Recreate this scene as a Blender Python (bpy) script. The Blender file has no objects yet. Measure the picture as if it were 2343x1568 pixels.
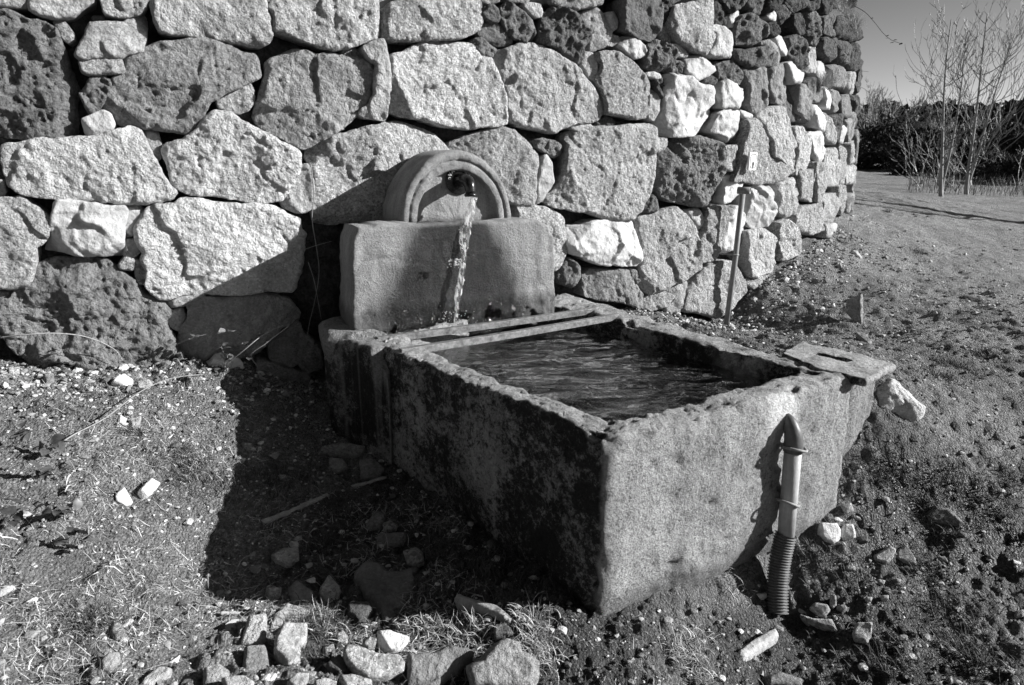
import bpy, math, random
import numpy as np
from mathutils import Vector, Matrix, geometry

# ------------------------------------------------------------------ camera, sky, sun, exposure
SC = bpy.context.scene
CAM_H = 1.26
PITCH = math.radians(15.5)
cam_data = bpy.data.cameras.new('camera')
cam_data.lens = 24.0
cam_data.sensor_width = 36.0
cam_data.clip_start = 0.05
cam_data.clip_end = 900.0
cam_data.dof.use_dof = True
cam_data.dof.focus_distance = 2.9
cam_data.dof.aperture_fstop = 7.1
cam = bpy.data.objects.new('camera', cam_data)
SC.collection.objects.link(cam)
cam.location = (0, 0, CAM_H)
cam.rotation_euler = (math.radians(90) - PITCH, 0, 0)
SC.camera = cam

SUN_EL, SUN_AZ = 23.5, 93.0          # azimuth clockwise from +Y
SUN_STRENGTH, SKY_STRENGTH, EXPOSURE = 5.0, 0.05, 0.95
el, az = math.radians(SUN_EL), math.radians(SUN_AZ)
SUNV = Vector((math.sin(az) * math.cos(el), math.cos(az) * math.cos(el), math.sin(el)))
world = bpy.data.worlds.new('World')
SC.world = world
world.use_nodes = True
nt = world.node_tree
nt.nodes.clear()
w_out = nt.nodes.new('ShaderNodeOutputWorld')
w_bg = nt.nodes.new('ShaderNodeBackground')
w_sky = nt.nodes.new('ShaderNodeTexSky')
w_sky.sky_type = 'NISHITA'
w_sky.sun_disc = False
w_sky.sun_elevation = el
w_sky.sun_rotation = az
w_sky.air_density = 1.0
w_sky.dust_density = 0.6
w_sep = nt.nodes.new('ShaderNodeSeparateColor')       # black and white film behind a red filter
nt.links.new(w_sky.outputs[0], w_sep.inputs[0])
w_m1 = nt.nodes.new('ShaderNodeMath'); w_m1.operation = 'MULTIPLY'; w_m1.inputs[1].default_value = 1.52
w_m2 = nt.nodes.new('ShaderNodeMath'); w_m2.operation = 'MULTIPLY_ADD'; w_m2.inputs[1].default_value = -0.40
w_m3 = nt.nodes.new('ShaderNodeMath'); w_m3.operation = 'MAXIMUM'; w_m3.inputs[1].default_value = 0.03
nt.links.new(w_sep.outputs[0], w_m1.inputs[0])
nt.links.new(w_sep.outputs[2], w_m2.inputs[0]); nt.links.new(w_m1.outputs[0], w_m2.inputs[2])
nt.links.new(w_m2.outputs[0], w_m3.inputs[0])
nt.links.new(w_m3.outputs[0], w_bg.inputs['Color'])
w_bg.inputs['Strength'].default_value = SKY_STRENGTH
nt.links.new(w_bg.outputs[0], w_out.inputs[0])

sun_data = bpy.data.lights.new('sun', 'SUN')
sun_data.energy = SUN_STRENGTH
sun_data.angle = math.radians(0.5)
sun_data.color = (1.0, 1.0, 1.0)
sun = bpy.data.objects.new('sun', sun_data)
SC.collection.objects.link(sun)
sun.rotation_euler = SUNV.to_track_quat('Z', 'Y').to_euler()

vs = SC.view_settings
vs.view_transform = 'Standard'
vs.look = 'None'
vs.exposure = EXPOSURE
vs.gamma = 1.0
vs.use_curve_mapping = False
SC.cycles.max_bounces = 8
SC.cycles.transparent_max_bounces = 16
SC.cycles.caustics_reflective = False

# ------------------------------------------------------------------ geometry of the view (photo pixels, 2343 wide, to rays)
F_PX = 1562.0
CP, SP = math.cos(PITCH), math.sin(PITCH)
ORIG = np.array([0, 0, CAM_H])

def rays(P):
    P = np.atleast_2d(np.asarray(P, float))
    x = (P[:, 0] - 1171.5) / F_PX
    y = (784 - P[:, 1]) / F_PX
    return np.stack([x, CP + y * SP, -SP + y * CP], 1)

def on_z(P, z):
    d = rays(P)
    t = (z - CAM_H) / d[:, 2]
    return ORIG + d * t[:, None]

def on_plane(P, p0, n):
    d = rays(P)
    p0 = np.asarray(p0, float); n = np.asarray(n, float)
    t = ((p0 - ORIG) @ n) / (d @ n)
    return ORIG + d * t[:, None]

# ------------------------------------------------------------------ noise
def _h(ix, iy, iz, seed):
    n = (ix.astype(np.int64) * 374761393 + iy.astype(np.int64) * 668265263 + iz.astype(np.int64) * 2147483647 + seed * 144665) & 0xffffffff
    n = ((n ^ (n >> 13)) * 1274126177) & 0xffffffff
    n = ((n ^ (n >> 16)) * 2246822519) & 0xffffffff
    return ((n ^ (n >> 15)) & 0xffffff) / float(0xffffff)

def vnoise(p, seed=0):
    i = np.floor(p).astype(np.int64)
    f = p - i
    f = f * f * f * (f * (f * 6 - 15) + 10)
    r = 0
    for dx in (0, 1):
        wx = f[:, 0] if dx else 1 - f[:, 0]
        for dy in (0, 1):
            wy = f[:, 1] if dy else 1 - f[:, 1]
            for dz in (0, 1):
                wz = f[:, 2] if dz else 1 - f[:, 2]
                r = r + wx * wy * wz * _h(i[:, 0] + dx, i[:, 1] + dy, i[:, 2] + dz, seed)
    return r * 2 - 1

def fbm(p, seed=0, octaves=4, gain=0.5, lac=2.07):
    a, s, tot = 1.0, 0, 0
    q = p.copy()
    for k in range(octaves):
        s = s + a * vnoise(q, seed + k * 17)
        tot += a
        a *= gain
        q = q * lac + 11.3
    return s / tot

def ridged(p, seed=0, octaves=4):
    a, s, tot = 1.0, 0, 0
    q = p.copy()
    for k in range(octaves):
        s = s + a * (1 - 2 * np.abs(vnoise(q, seed + k * 31)))
        tot += a
        a *= 0.5
        q = q * 2.1 + 5.7
    return s / tot

def pits(p, seed, frac=0.5, r0=0.25, r1=0.5):
    """2-D cellular hollows: p (N,2) in cell units; returns 0..1 hollow depth"""
    i = np.floor(p).astype(np.int64)
    out = np.zeros(len(p))
    for dx in (-1, 0, 1):
        for dy in (-1, 0, 1):
            cx, cy = i[:, 0] + dx, i[:, 1] + dy
            z = np.zeros_like(cx)
            jx, jy = _h(cx, cy, z, seed), _h(cx, cy, z, seed + 1)
            on = _h(cx, cy, z, seed + 2) < frac
            rr = r0 + (r1 - r0) * _h(cx, cy, z, seed + 3) ** 2
            sq = 0.6 + 0.8 * _h(cx, cy, z, seed + 4)
            d = np.hypot((p[:, 0] - cx - jx) * sq, (p[:, 1] - cy - jy) / sq) / rr
            v = np.where(on, np.clip(1 - d * d, 0, 1), 0)
            out = np.maximum(out, v)
    return np.sqrt(out)

# ------------------------------------------------------------------ object helpers
COL = SC.collection

def mesh_np(name, V, F, mat, smooth=True):
    """V (N,3); F (M,3) or (M,4) int arrays, or a list of index tuples"""
    me = bpy.data.meshes.new(name)
    V = np.asarray(V, np.float32)
    if isinstance(F, np.ndarray):
        k = F.shape[1]
        me.vertices.add(len(V)); me.loops.add(F.size); me.polygons.add(len(F))
        me.vertices.foreach_set('co', V.ravel())
        me.loops.foreach_set('vertex_index', F.astype(np.int32).ravel())
        me.polygons.foreach_set('loop_start', np.arange(0, F.size, k, dtype=np.int32))
        me.update(calc_edges=True)
    else:
        me.from_pydata([tuple(v) for v in V.tolist()], [], [tuple(int(i) for i in f) for f in F])
    me.polygons.foreach_set('use_smooth', np.full(len(me.polygons), smooth))
    if mat: me.materials.append(mat)
    return me

def place(name, me, parent=None, loc=(0, 0, 0), color=None):
    o = bpy.data.objects.new(name, me)
    COL.objects.link(o)
    if parent is not None: o.parent = parent
    o.location = loc
    if color is not None: o.color = (color, color, color, 1)
    return o

def obj(name, V, F, mat, parent=None, color=None, smooth=True, origin=None):
    """V in world space; origin becomes the object's own origin"""
    V = np.asarray(V, float)
    if origin is None: origin = V.mean(0) if len(V) else np.zeros(3)
    me = mesh_np(name, V - np.asarray(origin), F, mat, smooth)
    loc = np.asarray(origin, float)
    if parent is not None: loc = loc - np.array(WORLD_LOC.get(parent.name, (0, 0, 0)))
    o = place(name, me, parent, loc, color)
    WORLD_LOC[o.name] = tuple(np.asarray(origin, float))
    return o

WORLD_LOC = {}

def thing(name, label, cat, loc=(0, 0, 0), group=None):
    o = bpy.data.objects.new(name, None)
    o.empty_display_size = 0.1
    COL.objects.link(o)
    o.location = loc
    WORLD_LOC[o.name] = tuple(float(v) for v in loc)
    o['label'] = label; o['category'] = cat
    if group: o['group'] = group
    return o

def tag(o, label=None, cat=None, group=None, kind=None):
    if label: o['label'] = label
    if cat: o['category'] = cat
    if group: o['group'] = group
    if kind: o['kind'] = kind
    return o

def tube(path, rad, n=10, cap=True, squash=None):
    """swept tube through path points; rad scalar or list; returns V,F(list of quads/ngons)"""
    P = [Vector(p) for p in path]
    m = len(P)
    R = [rad] * m if not hasattr(rad, '__len__') else list(rad)
    V, F = [], []
    t0 = (P[1] - P[0]).normalized()
    up = Vector((0, 0, 1)) if abs(t0.z) < 0.9 else Vector((1, 0, 0))
    a = t0.cross(up).normalized()
    for i in range(m):
        t = (P[min(i + 1, m - 1)] - P[max(i - 1, 0)]).normalized()
        a = (a - t * a.dot(t)).normalized()
        b = t.cross(a)
        for k in range(n):
            th = 2 * math.pi * k / n
            V.append(P[i] + (a * math.cos(th) + b * math.sin(th)) * R[i])
    for i in range(m - 1):
        for k in range(n):
            k2 = (k + 1) % n
            F.append((i * n + k, i * n + k2, (i + 1) * n + k2, (i + 1) * n + k))
    if cap:
        F.append(tuple(range(n - 1, -1, -1)))
        F.append(tuple((m - 1) * n + k for k in range(n)))
    return [tuple(v) for v in V], F

class MB:
    def __init__(s): s.V, s.F = [], []
    def add(s, V, F):
        o = len(s.V)
        s.V.extend([tuple(v) for v in V]); s.F.extend([tuple(i + o for i in f) for f in F])
        return s
    def obj(s, name, mat, parent=None, color=None, smooth=True, origin=None):
        return obj(name, s.V, s.F, mat, parent, color, smooth, origin)

# ------------------------------------------------------------------ materials
class NB:
    def __init__(s, name):
        s.m = bpy.data.materials.new(name)
        s.m.use_nodes = True
        s.t = s.m.node_tree
        s.b = s.t.nodes['Principled BSDF']
        s.b.inputs['Specular IOR Level'].default_value = 0.25
    def n(s, typ, **kw):
        x = s.t.nodes.new(typ)
        for k, v in kw.items():
            if k in x.inputs.keys(): x.inputs[k].default_value = v
            else: setattr(x, k, v)
        return x
    def l(s, a, b): s.t.links.new(a, b)
    def noise(s, co, scale, detail=4, rough=0.6, dist=0.0):
        x = s.n('ShaderNodeTexNoise', Scale=scale, Detail=detail, Roughness=rough, Distortion=dist)
        s.l(co, x.inputs['Vector'])
        return x.outputs['Fac']
    def voro(s, co, scale, feature='F1', out='Distance', rnd=1.0):
        x = s.n('ShaderNodeTexVoronoi', feature=feature, Scale=scale, Randomness=rnd)
        s.l(co, x.inputs['Vector'])
        return x.outputs[out]
    def ramp(s, fac, a, b, lo=0.0, hi=1.0, smooth=False):
        x = s.n('ShaderNodeMapRange')
        if smooth: x.interpolation_type = 'SMOOTHSTEP'
        s.l(fac, x.inputs[0])
        x.inputs[1].default_value = a; x.inputs[2].default_value = b
        x.inputs[3].default_value = lo; x.inputs[4].default_value = hi
        return x.outputs[0]
    def math(s, op, a, b=None, c=None):
        x = s.n('ShaderNodeMath', operation=op)
        for i, v in enumerate((a, b, c)):
            if v is None: continue
            if isinstance(v, (int, float)): x.inputs[i].default_value = v
            else: s.l(v, x.inputs[i])
        return x.outputs[0]
    def color(s, fac):
        s.l(fac, s.b.inputs['Base Color'])
    def bump(s, h, dist, strength=1.0):
        x = s.n('ShaderNodeBump', Strength=strength, Distance=dist)
        s.l(h, x.inputs['Height'])
        s.l(x.outputs[0], s.b.inputs['Normal'])
    def oco(s, spread=True):
        tc = s.n('ShaderNodeTexCoord')
        if not spread: return tc.outputs['Object']
        oi = s.n('ShaderNodeObjectInfo')
        k = s.math('MULTIPLY', oi.outputs['Random'], 37.0)
        a = s.n('ShaderNodeVectorMath', operation='ADD')
        s.l(tc.outputs['Object'], a.inputs[0]); s.l(k, a.inputs[1])
        return a.outputs[0]
    def ocol(s):
        oi = s.n('ShaderNodeObjectInfo')
        sp = s.n('ShaderNodeSeparateColor')
        s.l(oi.outputs['Color'], sp.inputs[0])
        return sp.outputs[0]

def stone_mat(name, contrast, grain, bump_d, patch=0.25, rough=0.85, veins=0.0, dark_spots=0.0, spec=0.2):
    m = NB(name)
    co = m.oco()
    tone = m.ocol()
    oi_ = m.n('ShaderNodeObjectInfo')
    rnd_ = m.math('FRACT', m.math('MULTIPLY', oi_.outputs['Random'], 7.31))
    g1 = m.noise(co, grain, 5, 0.75)
    g2 = m.voro(co, grain * 0.9, out='Color')
    sp = m.n('ShaderNodeSeparateColor'); m.l(g2, sp.inputs[0])
    sp2 = m.ramp(sp.outputs[0], 0.0, 1.0, 1 - contrast, 1 + contrast)
    g1r = m.ramp(g1, 0.3, 0.7, 1 - contrast * 0.8, 1 + contrast * 0.8)
    big = m.ramp(m.noise(co, 5.0, 5, 0.65), 0.3, 0.7, 1 - patch, 1 + patch)
    mid = m.ramp(m.noise(co, 28.0, 5, 0.7), 0.3, 0.7, 1 - patch * 0.8, 1 + patch * 0.8)
    gg = m.math('MULTIPLY', sp2, g1r)
    gg = m.math('ADD', 1.0, m.math('MULTIPLY', m.math('SUBTRACT', gg, 1.0), m.ramp(rnd_, 0, 1, 0.35, 1.05)))
    c = m.math('MULTIPLY', tone, m.math('MULTIPLY', gg, m.math('MULTIPLY', big, mid)))
    lich = m.ramp(m.noise(co, 11.0, 8, 0.8), 0.56, 0.70, 1.0, 0.62, True)
    c = m.math('MULTIPLY', c, lich)
    if dark_spots:
        d = m.ramp(m.noise(co, 75.0, 6, 0.8), 0.56, 0.66, 1.0, 1 - dark_spots, True)
        c = m.math('MULTIPLY', c, d)
    if veins:
        v = m.ramp(m.voro(co, 9.0, 'DISTANCE_TO_EDGE'), 0.0, 0.02, 1 - veins, 1.0)
        c = m.math('MULTIPLY', c, v)
    c = m.math('MINIMUM', c, 0.9)
    m.color(c)
    m.b.inputs['Roughness'].default_value = rough
    m.b.inputs['Specular IOR Level'].default_value = spec
    h = m.math('ADD', m.math('MULTIPLY', m.noise(co, grain * 0.55, 6, 0.75), m.ramp(rnd_, 0, 1, 0.4, 1.1)), m.math('MULTIPLY', m.noise(co, 30.0, 4, 0.6), 1.5))
    m.bump(h, bump_d)
    return m.m

M_GRANITE = stone_mat('granite', 0.42, 135.0, 0.034, 0.20, dark_spots=0.5)
M_SMOOTH = stone_mat('weathered_stone', 0.26, 140.0, 0.018, 0.26, dark_spots=0.25)
M_BASALT = stone_mat('lava_stone', 0.28, 110.0, 0.028, 0.28, dark_spots=0.6)
M_QUARTZ = stone_mat('pale_quartzite', 0.10, 90.0, 0.006, 0.16, rough=0.6, spec=0.4, veins=0.15)
MATS = {'g': M_GRANITE, 'm': M_SMOOTH, 'b': M_BASALT, 'v': M_BASALT, 'q': M_QUARTZ}
# ------------------------------------------------------------------ wall plan: straight, then bending away round its end
W_A = math.radians(26.0)
W_P0 = np.array([-0.413, 3.271])
W_D = np.array([math.cos(W_A), math.sin(W_A)])
S_ARC = 1.35
TURN = math.radians(110)

def plan_factory(R):
    def plan(s):
        s = np.asarray(s, float)
        a = np.clip((s - S_ARC) / R, 0, TURN)
        base = W_P0 + np.minimum(s, S_ARC)[..., None] * W_D
        arc = R * np.stack([np.sin(W_A + a) - np.sin(W_A), np.cos(W_A) - np.cos(W_A + a)], -1)
        ext = np.maximum(s - S_ARC - R * TURN, 0)
        h = W_A + a
        p = base + arc + ext[..., None] * np.stack([np.cos(h), np.sin(h)], -1)
        n = np.stack([np.sin(h), -np.cos(h)], -1)
        return p, n
    return plan

S_TAB = np.linspace(-3.2, 9.0, 6000)
def max_ratio(R):
    p, n = plan_factory(R)(S_TAB)
    return (p[:, 0] / p[:, 1]).max()
lo_r, hi_r = 0.5, 9.0
for _ in range(40):
    mid_r = (lo_r + hi_r) / 2
    if max_ratio(mid_r) > 0.494: hi_r = mid_r
    else: lo_r = mid_r
W_R = (lo_r + hi_r) / 2
plan = plan_factory(W_R)
BATTER = 0.062
TAB_P, TAB_N = plan(S_TAB)
S_TAN = S_TAB[np.argmax(TAB_P[:, 0] / TAB_P[:, 1])]

def wall_sz(P):
    """photo pixels to (s, z) on the wall's face"""
    d = rays(P)
    out = []
    lim = S_TAB <= S_TAN
    for dd in d:
        r = dd[0] / dd[1]; sl = dd[2] / dd[1]
        z = 1.3
        for _ in range(4):
            q = TAB_P[lim] - TAB_N[lim] * (BATTER * (z - 0.3))
            g = q[:, 0] - r * q[:, 1]
            k = np.searchsorted((g > 0).astype(int), 1)
            k = min(k, len(g) - 1)
            z = CAM_H + sl * q[k, 1]
        out.append((S_TAB[lim][k], z))
    return np.array(out)

def wall_map(s, z, h):
    p, n = plan(s)
    q = p + n * (h - BATTER * (z - 0.3))[..., None]
    return np.concatenate([q, np.asarray(z)[..., None]], -1)

# ------------------------------------------------------------------ stone builder in a flat (u, v, h) frame
def seg_dist(P, A, B):
    AB = B - A
    L = (AB ** 2).sum(1) + 1e-12
    best = np.full(len(P), 1e9)
    for a, ab, l in zip(A, AB, L):
        t = np.clip(((P - a) @ ab) / l, 0, 1)
        d = ((P - a - t[:, None] * ab) ** 2).sum(1)
        best = np.minimum(best, d)
    return np.sqrt(best)

def inside(P, poly):
    c = np.zeros(len(P), bool)
    n = len(poly)
    for i in range(n):
        x1, y1 = poly[i]; x2, y2 = poly[(i + 1) % n]
        if y1 == y2: continue
        cond = ((y1 > P[:, 1]) != (y2 > P[:, 1])) & (P[:, 0] < (x2 - x1) * (P[:, 1] - y1) / (y2 - y1) + x1)
        c ^= cond
    return c

def outline(poly, step, rough, seed, rnd=0.08, grow=0.0):
    """resample a closed polygon, round its corners a little and roughen it"""
    poly = np.asarray(poly, float)
    pts = []
    n = len(poly)
    for i in range(n):                                  # corner cutting
        a, b = poly[i], poly[(i + 1) % n]
        pts += [a + (b - a) * rnd * 0.5, b + (a - b) * rnd * 0.5]
    pts = np.array(pts)
    seg = np.roll(pts, -1, 0) - pts
    L = np.hypot(seg[:, 0], seg[:, 1])
    tot = L.sum()
    m = max(12, int(tot / step))
    cum = np.concatenate([[0], np.cumsum(L)])
    t = np.linspace(0, tot, m, endpoint=False)
    k = np.clip(np.searchsorted(cum, t, side='right') - 1, 0, len(pts) - 1)
    f = (t - cum[k]) / (L[k] + 1e-9)
    Q = pts[k] + seg[k] * f[:, None]
    tn = np.roll(Q, -1, 0) - np.roll(Q, 1, 0)
    nn = np.stack([tn[:, 1], -tn[:, 0]], 1)
    nn /= (np.hypot(nn[:, 0], nn[:, 1])[:, None] + 1e-9)
    q3 = np.concatenate([Q, np.zeros((m, 1))], 1)
    Q = Q + nn * grow + nn * (rough * (fbm(q3 * 12, seed, 3) + .5 * fbm(q3 * 45, seed + 3, 3)))[:, None]
    return Q

def area(poly):
    x, y = poly[:, 0], poly[:, 1]
    return 0.5 * (np.dot(x, np.roll(y, -1)) - np.dot(y, np.roll(x, -1)))

def stone_uvh(poly, kind, seed, step=0.008, depth=0.2, relief=1.0, edge=None, out=0.0, facets=None, tilt=None, grow=0.0):
    rs = np.random.RandomState(seed)
    poly = np.asarray(poly, float)
    if area(poly) < 0: poly = poly[::-1]
    A = abs(area(poly))
    if A < 2e-4: return None
    size = math.sqrt(A)
    step = max(step, size / 75.0)
    B = outline(poly, step, 0.010 * min(1, size / 0.2), seed, grow=grow)
    c = B.mean(0)
    lo, hi = B.min(0), B.max(0)
    gx = np.arange(lo[0], hi[0], step); gy = np.arange(lo[1], hi[1], step * 0.87)
    X, Y = np.meshgrid(gx, gy)
    X = X + (np.arange(len(gy)) % 2)[:, None] * step * 0.5
    G = np.stack([X.ravel(), Y.ravel()], 1) + rs.uniform(-.22, .22, (X.size, 2)) * step
    G = G[inside(G, B)]
    if len(G):
        dB = seg_dist(G, B, np.roll(B, -1, 0))
        G, dB = G[dB > step * 0.45], dB[dB > step * 0.45]
    else: dB = np.zeros(0)
    allp = np.concatenate([B, G]) if len(G) else B
    nb = len(B)
    loc = (allp - c)
    res = geometry.delaunay_2d_cdt([Vector(p) for p in (loc / size).tolist()], [], [list(range(nb))], 1, 1e-6)
    vo, fo, orig = res[0], res[2], res[3]
    V2 = np.array([tuple(v) for v in vo]) * size
    if len(V2) != len(allp):
        d = seg_dist(V2 + c, B, np.roll(B, -1, 0))
    else:
        d = np.concatenate([np.zeros(nb), dB])
        src = np.array([o[0] if len(o) else 0 for o in orig])
        d = d[src]
    isb = d < step * 0.2
    F = np.array([f for f in fo if len(f) == 3])
    # orient up
    a, b, cc = V2[F[:, 0]], V2[F[:, 1]], V2[F[:, 2]]
    cr = (b[:, 0] - a[:, 0]) * (cc[:, 1] - a[:, 1]) - (b[:, 1] - a[:, 1]) * (cc[:, 0] - a[:, 0])
    F[cr < 0] = F[cr < 0][:, ::-1]
    p3 = np.concatenate([V2, np.full((len(V2), 1), seed * 1.7)], 1)
    er = edge if edge is not None else {'g': .05, 'm': .045, 'b': .07, 'v': .05, 'q': .035}[kind]
    er = min(er * size, 0.07)
    ed = min(0.7 * er + 0.004, 0.05)
    t = np.clip((d + 0.25 * er * fbm(p3 * 9, seed + 5, 2)) / er, 0, 1)
    h = -ed * (1 - t) ** 2.4
    # chipped facets
    nf = facets if facets is not None else {'g': 4, 'm': 5, 'b': 4, 'v': 3, 'q': 7}[kind]
    amp = {'g': .20, 'm': .26, 'b': .25, 'v': .16, 'q': .42}[kind]
    for k in range(nf):
        th = rs.uniform(0, 2 * math.pi)
        dr = np.array([math.cos(th), math.sin(th)])
        x = V2 @ dr
        reach = np.abs(x).max()
        if k % 3 == 2:
            x0, sl = reach * rs.uniform(-.2, .4), rs.uniform(.25, .7) * amp
        else:
            x0, sl = reach * (rs.uniform(.72, .94) if kind in 'gv' else rs.uniform(.5, .9)), rs.uniform(2.0, 5.5) * amp
        pl = -(x - x0) * sl + 0.006 * fbm(p3 * 14, seed + 60 + k, 3)
        h = np.minimum(h, pl)
    h = np.maximum(h, -min(0.45 * size, 0.10))
    if tilt is None: tilt = rs.uniform(-.07, .07, 2)
    h = h + V2 @ np.asarray(tilt)
    # broken faces: a patchwork of small planes meeting in blunt ridges and steps
    if size > .06 and facets is None:
        ns_ = int(rs.randint(5, 10) if kind != 'b' else rs.randint(7, 13))
        S_ = V2[rs.randint(0, len(V2), ns_)]
        sl_ = rs.normal(0, {'g': .080, 'm': .10, 'q': .12, 'b': .12, 'v': .085}[kind], (ns_, 2))
        of_ = rs.normal(0, {'g': .0032, 'm': .0045, 'q': .0015, 'b': .007, 'v': .0035}[kind], ns_)
        wp_ = V2 + .05 * np.stack([fbm(p3 * 9, seed + 31, 3), fbm(p3 * 9, seed + 32, 3)], 1)
        dd_ = np.sqrt(((wp_[:, None] - S_[None]) ** 2).sum(-1))
        w_ = np.exp(-(dd_ - dd_.min(1, keepdims=True)) / 0.0035); w_ /= w_.sum(1, keepdims=True)
        pl_ = ((V2[:, None] - S_[None]) * sl_[None]).sum(-1) + of_
        h = h + np.clip((w_ * pl_).sum(1), -.05, .03) * min(1, (size / .22) ** 1.3)
    # relief
    env = 0.35 + 0.65 * t
    if kind == 'g':
        h = h + relief * env * (0.020 * fbm(p3 * 5, seed + 1, 3) + 0.0075 * fbm(p3 * 26, seed + 2, 3) + 0.0042 * fbm(p3 * 85, seed + 3, 2))
    elif kind == 'm':
        h = h + relief * env * (0.018 * fbm(p3 * 5, seed + 1, 3) + 0.010 * ridged(p3 * 9, seed + 2, 3) + 0.0022 * fbm(p3 * 60, seed + 3, 2))
    elif kind == 'q':
        h = h + relief * env * (0.007 * ridged(p3 * 6, seed + 1, 3) + 0.0035 * fbm(p3 * 30, seed + 2, 3) + .0015 * ridged(p3 * 60, seed + 3, 2))
    elif kind == 'b':
        h = h + relief * env * (0.024 * fbm(p3 * 7, seed + 1, 3) + 0.016 * ridged(p3 * 14, seed + 2, 3) + 0.005 * fbm(p3 * 70, seed + 3, 2))
        wq = np.stack([fbm(p3 * 16, seed + 21, 3), fbm(p3 * 16, seed + 22, 3)], 1)
        h = h - relief * 0.013 * pits(V2 * [30, 19] + wq * 1.6 + seed, seed, 0.5, .15, .5)
        h = h - relief * 0.007 * pits(V2 * [75, 60] + wq * 2.2 + seed, seed + 9, 0.55, .2, .5)
    elif kind == 'v':
        h = h + relief * env * (0.016 * fbm(p3 * 5, seed + 1, 3) + 0.005 * fbm(p3 * 30, seed + 2, 3) + 0.002 * fbm(p3 * 90, seed + 3, 2))
        wq = np.stack([fbm(p3 * 12, seed + 21, 3), fbm(p3 * 12, seed + 22, 3)], 1)
        h = h - relief * 0.020 * pits(V2 * [11, 15] + wq * .7 + seed, seed, 0.22, .08, .26)
        h = h - relief * 0.008 * pits(V2 * [40, 52] + wq * 1.2 + seed, seed + 9, 0.4, .12, .34)
    if size > .09:                                         # fracture lines
        for k in range(1 if kind in 'gv' else 2):
            cr_ = vnoise(p3 * [3.2, 4.4, 1] + k * 9.1, seed + 80 + k) + .25 * vnoise(p3 * 17, seed + 90 + k)
            w_ = 0.05 if kind == 'g' else 0.07
            h = h - relief * env * (0.007 * np.exp(-(cr_ / w_) ** 2) + 0.005 * (cr_ > 0) * (kind in 'mb') * (k == 0))
    h = h + out
    # skirt
    bi = np.where(isb)[0]
    ang = np.arctan2(V2[bi, 1], V2[bi, 0])
    # boundary order through edge adjacency
    from collections import defaultdict
    ec = defaultdict(int)
    for f in F.tolist():
        for i in range(3):
            ec[(f[i], f[(i + 1) % 3])] += 1
    bed = [e for e in ec if (e[1], e[0]) not in ec]
    n0 = len(V2)
    used = sorted({i for e in bed for i in e})
    rings = []
    base = n0
    V3 = [np.concatenate([V2, h[:, None]], 1)]
    prev = {i: i for i in used}
    quads = []
    for j, (dep, sh) in enumerate(((0.3, 0.995), (0.65, .975), (1.0, 0.93))):
        U = V2[used]
        jit = 0.010 * vnoise(np.concatenate([U * 12, np.full((len(U), 1), dep * 5 + seed)], 1), seed + 40 + j)
        U2 = U * (sh + jit[:, None] / max(size, .05) * 0.5)
        hh = (h[used] * (1 - dep) + (out - depth) * dep) if j < 2 else np.full(len(used), out - depth)
        V3.append(np.concatenate([U2, hh[:, None]], 1))
        cur = {i: base + k for k, i in enumerate(used)}
        base += len(used)
        for a_, b_ in bed:
            quads.append((prev[b_], prev[a_], cur[a_])); quads.append((prev[b_], cur[a_], cur[b_]))
        prev = cur
    V = np.concatenate(V3)
    F = np.concatenate([F, np.array(quads)])
    V[:, :2] += c
    return V, F, c
# ------------------------------------------------------------------ outlines of the wall's stones, drawn in crops of the photograph
K = 3000 / 2343.0
CROPS = {'A': (0, 0, 2.343), 'B': (0, 500, 2.343), 'C': (800, 0, 2.343), 'D': (1700, 0, 2.6033), 'E': (800, 400, 2.343), 'F': (1600, 400, 2.343),
         'H': (0, 1000, 1.556), 'I': (600, 1300, 2.215), 'J': (2000, 1300, 2.215), 'G': (2200, 550, 2.4125), 'P': (1, 1, 1)}
def px(crop, pts):
    ox, oy, s = CROPS[crop]
    a = np.asarray(pts, float)
    if crop == 'P': return a
    return np.stack([(a[:, 0] / s + ox) / K, (a[:, 1] / s + oy) / K], 1)

def nums(s):
    v = [float(x) for x in s.split()]
    return list(zip(v[::2], v[1::2]))

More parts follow.
